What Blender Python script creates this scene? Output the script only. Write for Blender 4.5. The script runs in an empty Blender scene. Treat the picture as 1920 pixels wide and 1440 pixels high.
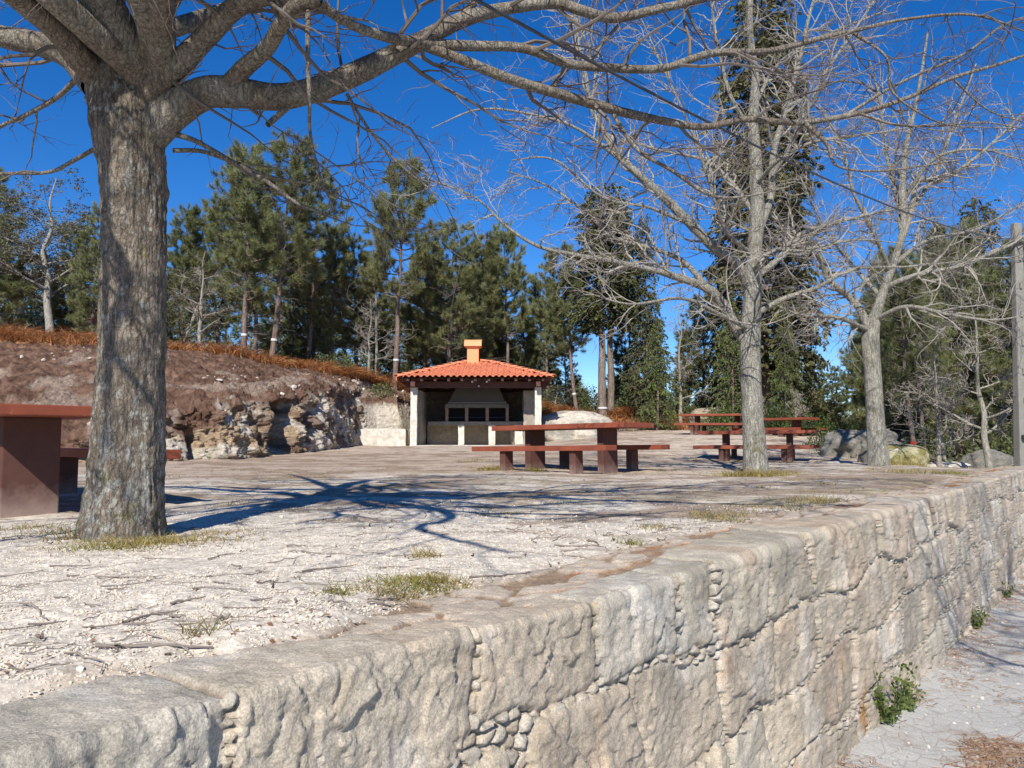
import bpy, bmesh, math, random
import numpy as np
from mathutils import Vector, Matrix

# ---------------------------------------------------------------- scene, camera, world, sun
SC = bpy.context.scene
COL = SC.collection
F = 1480.0
PITCH = math.atan(105 / F)
EYE = 0.5                     # terrace level is z = 0, the road lies about 1.2 m lower
cam_d = bpy.data.cameras.new('camera')
cam_d.sensor_fit = 'HORIZONTAL'; cam_d.sensor_width = 36.0
cam_d.lens = F / 1920 * 36
cam_d.clip_start = 0.05; cam_d.clip_end = 3000
cam = bpy.data.objects.new('camera', cam_d)
cam.location = (0, 0, EYE); cam.rotation_euler = (math.pi / 2 + PITCH, 0, 0)
COL.objects.link(cam); SC.camera = cam

SUN_EL = math.radians(40)
SH = np.array([0.15, 0.99]); SH /= np.linalg.norm(SH)
SUND = Vector((SH[0] * math.cos(SUN_EL), SH[1] * math.cos(SUN_EL), -math.sin(SUN_EL)))
sl = bpy.data.lights.new('sun', 'SUN'); sl.energy = 5.0; sl.angle = math.radians(0.53); sl.color = (1.0, 0.95, 0.86)
so = bpy.data.objects.new('sun', sl); COL.objects.link(so)
so.rotation_euler = SUND.to_track_quat('-Z', 'Y').to_euler()

W = bpy.data.worlds.new('World'); SC.world = W; W.use_nodes = True
wn = W.node_tree; wn.nodes.clear()
sky = wn.nodes.new('ShaderNodeTexSky'); sky.sky_type = 'NISHITA'; sky.sun_disc = False
sky.sun_elevation = SUN_EL; sky.sun_rotation = math.atan2(-SH[0], -SH[1])
sky.altitude = 1500; sky.air_density = 1.0; sky.dust_density = 0.0; sky.ozone_density = 5.0
hs = wn.nodes.new('ShaderNodeHueSaturation'); hs.inputs['Saturation'].default_value = 1.3; hs.inputs['Hue'].default_value = 0.509
bg = wn.nodes.new('ShaderNodeBackground'); bg.inputs['Strength'].default_value = 0.115
wo = wn.nodes.new('ShaderNodeOutputWorld')
wn.links.new(sky.outputs[0], hs.inputs['Color']); wn.links.new(hs.outputs[0], bg.inputs[0]); wn.links.new(bg.outputs[0], wo.inputs[0])
SC.view_settings.view_transform = 'Standard'; SC.view_settings.look = 'None'
SC.view_settings.gamma = 1; SC.view_settings.exposure = 0.36
SC.cycles.max_bounces = 5; SC.cycles.transparent_max_bounces = 8

# ---------------------------------------------------------------- helpers
def P(px, py, Y):
    """world point seen at photo pixel (px, py) lying at distance Y"""
    u = (px - 960) / F; v = (720 - py) / F
    d = (u, math.cos(PITCH) - v * math.sin(PITCH), math.sin(PITCH) + v * math.cos(PITCH))
    k = Y / d[1]
    return np.array([d[0] * k, Y, EYE + d[2] * k])

def _h(ix, iy, iz, s):
    h = (ix.astype(np.int64) * 374761393 + iy.astype(np.int64) * 668265263 + iz.astype(np.int64) * 2147483647 + s * 974634777) & 0xFFFFFFFF
    h = ((h ^ (h >> 13)) * 1274126177) & 0xFFFFFFFF
    h = ((h ^ (h >> 15)) * 2246822519) & 0xFFFFFFFF
    return ((h ^ (h >> 16)) & 0xFFFFFF) / float(0xFFFFFF)

def vn(x, y, z=None, s=0):
    x = np.asarray(x, float); y = np.asarray(y, float)
    z = np.zeros_like(x) if z is None else np.asarray(z, float)
    ix, iy, iz = np.floor(x), np.floor(y), np.floor(z)
    fx, fy, fz = x - ix, y - iy, z - iz
    fx = fx * fx * (3 - 2 * fx); fy = fy * fy * (3 - 2 * fy); fz = fz * fz * (3 - 2 * fz)
    r = 0
    for dx in (0, 1):
        for dy in (0, 1):
            for dz in (0, 1):
                w = (fx if dx else 1 - fx) * (fy if dy else 1 - fy) * (fz if dz else 1 - fz)
                r = r + w * _h(ix + dx, iy + dy, iz + dz, s)
    return r * 2 - 1

def fbm(x, y, z=None, o=4, s=0, g=0.5):
    a = 1; r = 0; n = 0
    for i in range(o):
        r = r + a * vn(x * 2 ** i, y * 2 ** i, None if z is None else z * 2 ** i, s + i * 17); n += a; a *= g
    return r / n

def rid(x, y, z=None, o=4, s=0, g=0.55):
    a = 1; r = 0; n = 0
    for i in range(o):
        r = r + a * (1 - np.abs(vn(x * 2 ** i, y * 2 ** i, None if z is None else z * 2 ** i, s + i * 13))); n += a; a *= g
    return r / n

def voro(x, y, s=0, j=0.9):
    ix, iy = np.floor(x), np.floor(y)
    f1 = np.full(x.shape, 9.); f2 = np.full(x.shape, 9.); cid = np.zeros(x.shape)
    for dx in (-1, 0, 1):
        for dy in (-1, 0, 1):
            cx, cy = ix + dx, iy + dy; z = np.zeros_like(cx)
            px = cx + .5 + j * (_h(cx, cy, z, s) - .5); py = cy + .5 + j * (_h(cx, cy, z, s + 5) - .5)
            d = np.hypot(px - x, py - y)
            m = d < f1
            f2 = np.where(m, f1, np.minimum(f2, d)); cid = np.where(m, _h(cx, cy, z, s + 9), cid); f1 = np.where(m, d, f1)
    return f1, f2, cid

def facets(x, y, s=0, k=1.0):
    """height of small tilted planes, like chiselled or fractured stone"""
    ix, iy = np.floor(x), np.floor(y); f1 = np.full(x.shape, 9.); out = np.zeros(x.shape)
    for dx in (-1, 0, 1):
        for dy in (-1, 0, 1):
            cx, cy = ix + dx, iy + dy; z = np.zeros_like(cx)
            ax = x - (cx + .5 + .9 * (_h(cx, cy, z, s) - .5)); ay = y - (cy + .5 + .9 * (_h(cx, cy, z, s + 5) - .5))
            d = ax * ax + ay * ay; m = d < f1
            v = (_h(cx, cy, z, s + 2) - .5) * ax * 1.6 + (_h(cx, cy, z, s + 3) - .5) * ay * 1.6 + (_h(cx, cy, z, s + 4) - .5) * .35 * k
            out = np.where(m, v, out); f1 = np.where(m, d, f1)
    return out

def S(a, b, x):
    t = np.clip((x - a) / (b - a), 0, 1); return t * t * (3 - 2 * t)

def mix(a, b, m):
    m = np.asarray(m)[..., None]; return np.asarray(a) * (1 - m) + np.asarray(b) * m

class NT:
    def __init__(s, name, rough=0.9, spec=0.3):
        s.m = bpy.data.materials.new(name); s.m.use_nodes = True; s.t = s.m.node_tree
        s.b = s.t.nodes['Principled BSDF']; s.b.inputs['Roughness'].default_value = rough
        s.b.inputs['Specular IOR Level'].default_value = spec
        s.co = s.n('ShaderNodeTexCoord').outputs['Object']
    def n(s, ty, pr=None, **k):
        nd = s.t.nodes.new(ty)
        for a, v in (pr or {}).items(): setattr(nd, a, v)
        for a, v in k.items():
            a = int(a[1:]) if a[0] == 'i' and a[1:].isdigit() else a.replace('_', ' ')
            if isinstance(v, bpy.types.NodeSocket): s.t.links.new(v, nd.inputs[a])
            else:
                if isinstance(v, tuple) and len(v) == 3 and nd.inputs[a].type == 'RGBA': v = (*v, 1)
                nd.inputs[a].default_value = v
        return nd
    def noise(s, sc, det=4, rough=.55, vec=None, out=0):
        return s.n('ShaderNodeTexNoise', Vector=vec or s.co, Scale=float(sc), Detail=float(det), Roughness=float(rough)).outputs[out]
    def vor(s, sc, out='Distance', vec=None, feat='F1'):
        return s.n('ShaderNodeTexVoronoi', {'feature': feat}, Vector=vec or s.co, Scale=float(sc)).outputs[out]
    def scale(s, x, y, z):
        return s.n('ShaderNodeMapping', Vector=s.co, Scale=(x, y, z)).outputs[0]
    def rng(s, v, a, b, c=0., d=1.):
        return s.n('ShaderNodeMapRange', Value=v, i1=a, i2=b, i3=c, i4=d).outputs[0]
    def mx(s, a, b, f, mode='MIX'):
        nd = s.t.nodes.new('ShaderNodeMix'); nd.data_type = 'RGBA'; nd.blend_type = mode
        for i, v in ((0, f), (6, a), (7, b)):
            if isinstance(v, bpy.types.NodeSocket): s.t.links.new(v, nd.inputs[i])
            else: nd.inputs[i].default_value = (*v, 1) if isinstance(v, tuple) and len(v) == 3 else v
        return nd.outputs[2]
    def math(s, op, a, b=0.):
        return s.n('ShaderNodeMath', {'operation': op}, i0=a, i1=b).outputs[0]
    def grey(s, v):
        return s.n('ShaderNodeCombineColor', i0=v, i1=v, i2=v).outputs[0]
    def attr(s, name='Col'):
        return s.n('ShaderNodeAttribute', {'attribute_name': name}).outputs['Color']
    def col(s, c):
        if isinstance(c, bpy.types.NodeSocket): s.t.links.new(c, s.b.inputs['Base Color'])
        else: s.b.inputs['Base Color'].default_value = (*c, 1)
    def bump(s, hs):
        prev = None
        for h, st, dist in hs:
            nd = s.n('ShaderNodeBump', Height=h, Strength=st, Distance=dist)
            if prev: s.t.links.new(prev, nd.inputs['Normal'])
            prev = nd.outputs[0]
        s.t.links.new(prev, s.b.inputs['Normal'])

def mesh(name, v, faces, m=None, parent=None, col=None, smooth=False, link=True):
    v = np.ascontiguousarray(v, dtype=np.float32)
    if isinstance(faces, np.ndarray): faces = [faces]
    faces = [np.asarray(f) for f in faces if len(f)]
    me = bpy.data.meshes.new(name)
    me.vertices.add(len(v)); me.vertices.foreach_set('co', v.ravel())
    loops = np.concatenate([f.ravel() for f in faces]).astype(np.int32)
    tot = np.concatenate([np.full(len(f), f.shape[1]) for f in faces]).astype(np.int32)
    st = np.concatenate([[0], np.cumsum(tot)[:-1]]).astype(np.int32)
    me.loops.add(len(loops)); me.loops.foreach_set('vertex_index', loops)
    me.polygons.add(len(tot)); me.polygons.foreach_set('loop_start', st); me.polygons.foreach_set('loop_total', tot)
    me.polygons.foreach_set('use_smooth', np.full(len(tot), smooth))
    if col is not None:
        a = me.color_attributes.new('Col', 'FLOAT_COLOR', 'POINT')
        c = np.ones((len(v), 4), np.float32); c[:, :3] = col
        a.data.foreach_set('color', c.ravel())
    me.update(calc_edges=True)
    if m: me.materials.append(m)
    if not link: return me
    return link_me(name, me, parent)

def link_me(name, me, parent=None):
    o = bpy.data.objects.new(name, me); COL.objects.link(o)
    if parent is not None: o.parent = parent
    return o

def grid_faces(n, m, wrap=False):
    """faces of an n x m vertex lattice (row-major)"""
    i, j = np.meshgrid(np.arange(n - 1), np.arange(m if wrap else m - 1), indexing='ij')
    j2 = (j + 1) % m
    return np.stack([i * m + j, i * m + j2, (i + 1) * m + j2, (i + 1) * m + j], -1).reshape(-1, 4)

def empty(name, loc=(0, 0, 0), rz=0):
    o = bpy.data.objects.new(name, None); COL.objects.link(o); o.empty_display_size = .2
    o.location = loc; o.rotation_euler = (0, 0, rz); return o

def tag(o, label=None, cat=None, group=None, kind=None):
    if label: o['label'] = label
    if cat: o['category'] = cat
    if group: o['group'] = group
    if kind: o['kind'] = kind
    return o

def copy_tree(o, parent=None):
    c = o.copy(); COL.objects.link(c); c.parent = parent
    for ch in list(o.children): copy_tree(ch, c)
    return c

class BM:
    """collects shapes, links them as one mesh object"""
    def __init__(s): s.b = bmesh.new()
    def box(s, c, d, bev=0.0, rot=None, taper=1.0):
        r = bmesh.ops.create_cube(s.b, size=1.0); vs = r['verts']
        for v in vs:
            k = taper if v.co.z > 0 else 1.0
            v.co = Vector((v.co.x * d[0] * k, v.co.y * d[1] * k, v.co.z * d[2]))
        if bev > 0:
            es = list({e for v in vs for e in v.link_edges})
            r = bmesh.ops.bevel(s.b, geom=es, offset=bev, segments=2, affect='EDGES', profile=.6)
            vs = list({v for f in r['faces'] for v in f.verts} | {v for v in vs if v.is_valid})
        M = Matrix.Translation(c) @ (rot if rot else Matrix())
        bmesh.ops.transform(s.b, matrix=M, verts=vs); return s
    def poly(s, pts, faces):
        vs = [s.b.verts.new(p) for p in pts]
        for f in faces: s.b.faces.new([vs[i] for i in f])
        return s
    def cyl(s, c, r, h, k=16, r2=None, rot=None):
        q = bmesh.ops.create_cone(s.b, cap_ends=True, segments=k, radius1=r, radius2=r if r2 is None else r2, depth=h)
        bmesh.ops.transform(s.b, matrix=Matrix.Translation(c) @ (rot if rot else Matrix()), verts=q['verts']); return s
    def rough(s, amp, sc, cuts, seed=0):
        """subdivide and roughen like split stone"""
        bmesh.ops.subdivide_edges(s.b, edges=[e for e in s.b.edges if e.calc_length() > .06], cuts=cuts, use_grid_fill=True)
        s.b.normal_update()
        co = np.array([v.co for v in s.b.verts]); no = np.array([v.normal for v in s.b.verts])
        d = fbm(co[:, 0] * sc, co[:, 1] * sc, co[:, 2] * sc, 3, seed) * amp
        for v, q in zip(s.b.verts, co + no * d[:, None]): v.co = q
        return s
    def build(s, name, m, parent=None, smooth=False):
        me = bpy.data.meshes.new(name); bmesh.ops.recalc_face_normals(s.b, faces=s.b.faces); s.b.to_mesh(me); s.b.free()
        if smooth:
            for p in me.polygons: p.use_smooth = True
        me.materials.append(m); return link_me(name, me, parent)

class Acc:
    """numpy accumulator of many small shapes for one mesh"""
    def __init__(s): s.v = []; s.f = {}; s.c = []; s.n = 0
    def add(s, v, f, c=None):
        v = v.reshape(-1, 3); s.v.append(v)
        s.f.setdefault(f.shape[1], []).append(f + s.n); s.n += len(v)
        s.c.append(np.broadcast_to(np.array((1., 1, 1)) if c is None else c, v.shape))
    def build(s, name, m, parent=None, smooth=False, link=True):
        return mesh(name, np.concatenate(s.v), [np.concatenate(q) for q in s.f.values()], m, parent, np.concatenate(s.c), smooth, link)

def nrm(a): return a / np.maximum(np.linalg.norm(a, axis=-1, keepdims=True), 1e-9)

def tubes(paths, radii, k=3):
    """batch of tubes: paths (B,n,3), radii (B,n) -> verts, quads"""
    B, n, _ = paths.shape
    t = nrm(np.gradient(paths, axis=1))
    ref = np.where(np.abs(t[..., 2:3]) > .9, np.array([1., 0, 0]), np.array([0, 0, 1.]))
    a = nrm(np.cross(t, ref)); b = np.cross(t, a)
    th = np.arange(k) * 2 * math.pi / k
    v = paths[:, :, None] + radii[:, :, None, None] * (np.cos(th)[None, None, :, None] * a[:, :, None] + np.sin(th)[None, None, :, None] * b[:, :, None])
    base = grid_faces(n, k, True)
    f = (base[None] + (np.arange(B) * n * k)[:, None, None]).reshape(-1, 4)
    return v.reshape(-1, 3), f

def kids(R, paths, radii, N, L, ang, n=5, rf=.6, wander=.25, up=0., tmin=.15, tmax=1., rend=.0012, flat=1.0, rmax=1):
    """N child twigs on a batch of parent paths"""
    B, m, _ = paths.shape
    ln = np.linalg.norm(np.diff(paths, axis=1), axis=2).sum(1)
    p = R.choice(B, N, p=ln / ln.sum())
    t = R.uniform(tmin, tmax, N); x = t * (m - 1); i = np.minimum(x.astype(int), m - 2); fr = (x - i)[:, None]
    pos = paths[p, i] * (1 - fr) + paths[p, i + 1] * fr
    r0 = (radii[p, i] * (1 - fr[:, 0]) + radii[p, i + 1] * fr[:, 0])
    tan = nrm(paths[p, i + 1] - paths[p, i])
    perp = R.normal(size=(N, 3)); perp[:, 2] *= flat; perp = nrm(perp - (perp * tan).sum(1, keepdims=True) * tan)
    a = np.radians(R.normal(ang, 12, N))[:, None]
    d = nrm(np.cos(a) * tan + np.sin(a) * perp)
    le = L * R.uniform(.45, 1.15, N) * (1.1 - .45 * t)
    out = np.empty((N, n, 3)); out[:, 0] = pos
    for q in range(1, n):
        d = nrm(d + R.normal(0, wander, (N, 3)) + np.array([0, 0, up]))
        out[:, q] = out[:, q - 1] + d * (le / (n - 1))[:, None]
    rs = np.minimum(r0 * rf, rmax); rad = rs[:, None] * (1 - np.linspace(0, 1, n)) + rend
    return out, rad

def spline(pts, per=8):
    pts = np.asarray(pts, float); n = len(pts)
    Q = np.vstack([2 * pts[0] - pts[1], pts, 2 * pts[-1] - pts[-2]]); out = []
    for i in range(n - 1):
        t = np.linspace(0, 1, per, endpoint=False)[:, None]
        a, b, c, d = Q[i], Q[i + 1], Q[i + 2], Q[i + 3]
        out.append(.5 * (2 * b + (c - a) * t + (2 * a - 5 * b + 4 * c - d) * t ** 2 + (3 * b - a - 3 * c + d) * t ** 3))
    return np.vstack(out + [pts[-1:]])

def limb(pts):
    """guided limb: (px, py, distance, width in photo pixels) -> path and radii"""
    w = np.array([[*P(a, b, d), w * d / F / 2] for a, b, d, w in pts])
    q = spline(w); return q[:, :3], np.maximum(q[:, 3], .002)

def resample(path, rad, n):
    s = np.concatenate([[0], np.cumsum(np.linalg.norm(np.diff(path, axis=0), axis=1))])
    t = np.linspace(0, s[-1], n)
    return np.stack([np.interp(t, s, path[:, i]) for i in range(3)], 1), np.interp(t, s, rad)

def bark_tube(path, rad, k, step, amp, sc=1.0, seed=0, flare=None, flute=0):
    L = np.linalg.norm(np.diff(path, axis=0), axis=1).sum(); n = max(6, int(L / step))
    p, r = resample(path, rad, n)
    t = nrm(np.gradient(p, axis=0)); a = np.cross(t, [0.13, 1., 0.05]); a = nrm(a); b = np.cross(t, a)
    th = np.arange(k) * 2 * math.pi / k
    dirv = np.cos(th)[None, :, None] * a[:, None] + np.sin(th)[None, :, None] * b[:, None]
    s = np.linspace(0, L, n)[:, None] + 0 * th[None]
    ct, st = np.cos(th)[None] + 0 * s, np.sin(th)[None] + 0 * s
    rr = r[:, None]
    big = fbm(ct * 1.3, st * 1.3, s * 1.1 * sc, 3, seed) * .09
    ridg = rid(ct * rr * 34 + 9, st * rr * 34, s * 6.5, 3, seed + 3) - .6
    lump = fbm(ct * rr * 14, st * rr * 14, s * 14, 3, seed + 7)
    R = rr * (1 + big) + amp * (ridg * 1.3 + lump * .8) * np.clip(rr / .12, .15, 1)
    if flare is not None: R = R + flare(s, th[None])
    v = p[:, None] + dirv * R[..., None]
    return v.reshape(-1, 3), grid_faces(n, k, True)

# ---------------------------------------------------------------- materials
def m_stone(name, s1=55, bs=.5, tint=(1, 1, 1)):
    q = NT(name, .93, .2)
    c = q.mx(q.attr(), tint, 1.0, 'MULTIPLY')
    sp = q.rng(q.noise(s1 * 4, 3, .7), .32, .7, .62, 1.3)
    c = q.mx(c, q.grey(sp), 1.0, 'MULTIPLY')
    c = q.mx(c, q.grey(q.rng(q.noise(6, 7, .72), .32, .68, .68, 1.22)), 1.0, 'MULTIPLY')
    c = q.mx(c, (.50, .36, .22), q.rng(q.noise(3.3, 6, .7), .56, .70, 0, .40))
    dk = q.rng(q.vor(s1 * 2.2), .0, .16, 1, 0)
    c = q.mx(c, (.16, .14, .12), q.math('MULTIPLY', dk, .55))
    q.col(c)
    q.bump([(q.noise(s1, 6, .7), bs, .02), (q.noise(s1 * 5, 3, .7), bs * .8, .004)])
    return q.m
M_WALL = m_stone('granite_wall', 45, .45)
M_ROCK = m_stone('granite_rock', 14, .6)
M_BLOCK = m_stone('granite_block', 18, .5)

q = NT('gravel_ground', .95, .15)
v1 = q.n('ShaderNodeTexVoronoi', Vector=q.co, Scale=95.0)
v2 = q.n('ShaderNodeTexVoronoi', Vector=q.co, Scale=33.0)
g1 = q.n('ShaderNodeSeparateColor', Color=v1.outputs['Color']).outputs[0]
g2 = q.n('ShaderNodeSeparateColor', Color=v2.outputs['Color']).outputs[1]
c = q.mx(q.attr(), q.grey(q.rng(g1, 0, 1, .72, 1.2)), 1.0, 'MULTIPLY')
c = q.mx(c, q.grey(q.rng(g2, 0, 1, .86, 1.1)), 1.0, 'MULTIPLY')
c = q.mx(c, q.grey(q.rng(q.noise(3.2, 7, .72), .35, .68, .8, 1.12)), 1.0, 'MULTIPLY')
dirt = q.rng(q.noise(19, 5, .7), .58, .72)
c = q.mx(c, (.20, .145, .10), q.math('MULTIPLY', dirt, .35))
q.col(c)
q.bump([(q.noise(7, 5, .6), .35, .05), (v2.outputs['Distance'], -.35, .012), (v1.outputs['Distance'], -.7, .007)])
M_GRAVEL = q.m

q = NT('road_paving', .93, .2)
w = q.n('ShaderNodeTexVoronoi', Vector=q.co, Scale=8.0)
we = q.vor(8.0, 'Distance', None, 'DISTANCE_TO_EDGE')
c = q.mx((.43, .42, .39), (.54, .53, .50), q.noise(2.5, 6, .7))
c = q.mx(c, q.grey(q.rng(q.noise(120, 3, .8), .3, .7, .6, 1.25)), 1.0, 'MULTIPLY')
c = q.mx(c, (.25, .22, .19), q.rng(we, .0, .05, .55, 0))
c = q.mx(c, (.22, .13, .08), q.rng(q.noise(1.1, 6, .7), .56, .7, 0, .7))
q.col(c); q.bump([(we, .35, .02), (q.noise(90, 4, .7), .8, .008)])
M_ROAD = q.m

q = NT('soil_bank', .96, .1)
c = q.mx(q.attr(), q.grey(q.rng(q.noise(9, 8, .72), .3, .7, .55, 1.4)), 1.0, 'MULTIPLY')
c = q.mx(c, q.grey(q.rng(q.noise(60, 3, .8), .3, .7, .75, 1.25)), 1.0, 'MULTIPLY')
q.col(c); q.bump([(q.noise(7, 8, .7), .9, .12), (q.noise(40, 5, .7), .7, .02)])
M_BANK = q.m

def m_bark(name, sc=1.0):
    q = NT(name, .92, .2)
    vv = q.scale(48 * sc, 48 * sc, 8 * sc)
    c = q.mx(q.attr(), q.grey(q.rng(q.noise(1, 5, .7, vv), .3, .7, .42, 1.5)), 1.0, 'MULTIPLY')
    lich = q.rng(q.noise(34 * sc, 6, .75), .55, .62)
    c = q.mx(c, (.50, .50, .46), q.math('MULTIPLY', lich, q.rng(q.noise(3 * sc, 3), .4, .65, .02, .6)))
    wv_ = q.n('ShaderNodeVectorMath', {'operation': 'ADD'}, i0=q.scale(42 * sc, 42 * sc, 9 * sc), i1=q.n('ShaderNodeVectorMath', {'operation': 'SCALE'}, i0=q.noise(9 * sc, 3, .6, None, 1), i3=3.0).outputs[0]).outputs[0]
    ck = q.vor(1.0, 'Distance', wv_, 'DISTANCE_TO_EDGE')
    c = q.mx(c, (.045, .038, .03), q.rng(ck, .0, .10, .55, 0))
    dk = q.rng(q.noise(45 * sc, 4, .7), .6, .7)
    c = q.mx(c, (.07, .06, .05), q.math('MULTIPLY', dk, .7))
    q.col(c)
    q.bump([(q.rng(ck, 0, .2), .7, .008), (q.noise(1, 6, .7, vv), .9, .016), (q.noise(60 * sc, 4, .75), .9, .009)])
    return q.m
M_BARK = m_bark('tree_bark')
M_BARKP = m_bark('pine_bark', .5)

def m_plain(name, rough=.85, n=30, amp=.2, bump=.1, dist=.01, spec=.3):
    q = NT(name, rough, spec)
    q.col(q.mx(q.attr(), q.grey(q.rng(q.noise(n, 4, .65), .3, .7, 1 - amp, 1 + amp)), 1.0, 'MULTIPLY'))
    q.bump([(q.noise(n * 2, 3, .6), bump, dist)])
    return q.m
M_TWIG = m_plain('twig_bark', .85, 8, .2)
M_PEB = m_plain('pebble', .9, 90, .15, .3, .004)

def m_leaf(name, tr=.25, var=.12):
    q = NT(name, .6, .25)
    rnd = q.n('ShaderNodeObjectInfo').outputs['Random']
    c = q.mx(q.attr(), q.grey(q.rng(rnd, 0, 1, 1 - var, 1 + var)), 1.0, 'MULTIPLY')
    q.col(c)
    td = q.n('ShaderNodeBsdfTranslucent', Color=c)
    ms = q.n('ShaderNodeMixShader', Fac=tr)
    q.t.links.new(q.b.outputs[0], ms.inputs[1]); q.t.links.new(td.outputs[0], ms.inputs[2])
    q.t.links.new(ms.outputs[0], q.t.nodes['Material Output'].inputs[0])
    return q.m
M_LEAF = m_leaf('foliage')
M_GRASS = m_leaf('dry_grass', .3, 0)

def m_solid(name, c, rough=.7, n=12, amp=.15, c2=None, spec=.35, bump=.15):
    q = NT(name, rough, spec)
    cc = q.mx(c, c2 or tuple(k * .7 for k in c), q.rng(q.noise(n, 6, .65), .35, .7))
    cc = q.mx(cc, q.grey(q.rng(q.noise(n * 9, 3, .7), .3, .7, 1 - amp, 1 + amp)), 1.0, 'MULTIPLY')
    q.col(cc); q.bump([(q.noise(n * 6, 4, .65), bump, .006)])
    return q.m
M_TILE = m_solid('roof_tile', (.70, .235, .12), .75, 5, .3, (.50, .165, .09))
M_CHIM = m_solid('chimney_plaster', (.78, .34, .165), .8, 2, .05, (.74, .31, .15))
M_WOOD = m_solid('dark_timber', (.11, .045, .035), .7, 5, .2)
M_HOOD = m_solid('hood_plaster', (.14, .137, .125), .8, 3, .05, (.12, .117, .108))  # hood grey lowered to carry the shade under the roof
M_DARK = m_solid('firebox_black', (.02, .02, .022), .8, 3)
M_BRICK = m_solid('fire_brick', (.36, .24, .19), .85, 8, .2)
M_METAL = m_solid('dark_metal', (.06, .06, .065), .45, 8)
M_LAMP = m_solid('lamp_white', (.75, .75, .72), .4, 8)
M_CONC = m_solid('pole_concrete', (.24, .23, .20), .9, 4, .15, (.18, .17, .15))
M_PIPE = m_solid('conduit_grey', (.42, .40, .40), .5, 6, .06)
M_WHITE = m_solid('white_paint', (.72, .72, .70), .8, 10, .1, (.55, .55, .52))
M_RED = m_solid('red_paint', (.5, .05, .04), .8, 10)

def m_paint():
    q = NT('red_concrete_paint', .55, .35)
    c = q.mx((.27, .068, .032), (.19, .050, .027), q.rng(q.noise(3, 6, .65), .38, .65))
    c = q.mx(c, (.34, .20, .15), q.rng(q.noise(11, 7, .75), .60, .72, 0, .6))
    c = q.mx(c, (.09, .035, .025), q.rng(q.noise(26, 5, .75), .64, .72, 0, .6))
    q.col(c); q.bump([(q.noise(25, 4, .6), .15, .006)])
    return q.m
M_PAINT = m_paint()
def m_leg():
    q = NT('dusty_shade_toned_concrete', .75, .25)
    z = q.n('ShaderNodeSeparateXYZ', Vector=q.co).outputs[2]
    nz = q.math('ADD', z, q.math('MULTIPLY', q.noise(9, 5, .7), .28))
    c = q.mx((.11, .050, .038), (.085, .037, .029), q.rng(q.noise(6, 5, .6), .35, .7))  # leg red lowered to stand for the shade under the slabs
    c = q.mx(c, (.38, .29, .24), q.rng(nz, .32, .04, 0, .7))  # dust towards the foot, paled further to stand for the sunlit part
    q.col(c); q.bump([(q.noise(30, 4, .6), .25, .006)])
    return q.m
M_LEG = m_leg()

# ---------------------------------------------------------------- wall frame: t along the wall, w into the terrace
WO = np.array([0, 2.15]); WT = np.array([.61, .79]); WT /= np.linalg.norm(WT); WN = np.array([-WT[1], WT[0]])
def wxy(t, w): return WO[0] + WT[0] * t + WN[0] * w, WO[1] + WT[1] * t + WN[1] * w
def xyw(x, y):
    a, b = np.asarray(x) - WO[0], np.asarray(y) - WO[1]
    return a * WT[0] + b * WT[1], a * WN[0] + b * WN[1]
def zroad(t): return -1.19 - .03 * np.clip(t - 2, 0, 14)

def gz(x, y, fine=True):
    x = np.asarray(x, float); y = np.asarray(y, float)
    k = S(-1, 5, x)
    y0 = 10 + 7.5 * k
    z = (.29 + .39 * k) * S(0, 1, (y - y0) / (28.5 - y0))
    z = z + .25 * S(28, 34, y) * S(2, 6, x)
    z = z - .09 * np.exp(-((x + 3.6) / 1.6) ** 2 - ((y - 6) / 1.8) ** 2)
    t, w = xyw(x, y)
    z = z - 1.0 * S(.50, .60, x / np.maximum(y, 1)) * S(14.2, 19, y)
    z = z - 3.0 * S(42, 120, np.hypot(x, y)) - .6 * S(16, 30, t) * S(6, 0, w)
    z = z + (.05 * S(.5, -.5, t)) * S(2.2, .5, w)
    lf = S(.3, -.5, t)
    z = z - .05 * S(.66 - .28 * lf + .12 * fbm(t * 2.3, w * 3, None, 3, 97), .36 - .16 * lf, w)
    if fine:
        z = z + .03 * fbm(x * .9, y * .9, None, 3, 4) * S(.4, 1.5, w) + .008 * fbm(x * 7, y * 7, None, 3, 8)
    return z

def logline(a, b, c, d0, k):
    """samples from a to b whose step grows with the distance from c"""
    out = [a]; x = a
    while x < b:
        x += max(d0, k * abs(x - c)); out.append(x)
    return np.array(out)

# ---- ground
T = logline(-60, 900, -1.2, .012, .0075); Wd = logline(.14, 900, .0, .012, .0075)
tt, ww = np.meshgrid(T, Wd, indexing='ij')
gx, gy = wxy(tt, ww)
z = gz(gx, gy)
f1, f2, ci = voro(gx * 38, gy * 38, 3)
near = S(7, 3, np.hypot(gx, gy))
z = z + near * (.0045 * (f2 - f1) * (ci > .35)) + near * .006 * fbm(gx * 24, gy * 24, None, 3, 77)
pale = np.array((.64, .575, .48)); dirtc = np.array((.42, .32, .24)); grey = np.array((.58, .51, .415)); lit = np.array((.26, .18, .12))
n1 = fbm(gx * .55, gy * .55, None, 4, 21); n2 = fbm(gx * 1.6 + gy * .3, gy * 2.6, None, 5, 31); n3 = fbm(gx * 5, gy * 7, None, 4, 41)
c = mix(pale, grey, S(4.2, 8, gy + 2.2 * n1) * .8)
c = mix(c, (.22, .165, .125), S(.10, .34, fbm(gx * 1.3, gy * 4.5, None, 5, 55)) * .5 * S(4.6, 7, gy) * S(24, 16, gy))
c = mix(c, dirtc, S(9.5, 13, gy + 3 * n1) * S(4.5, -1.5, gx - .1 * gy + 1.5 * n2) * .85)
c = mix(c, (.54, .44, .35), S(17, 23, gy) * .7)
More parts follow.
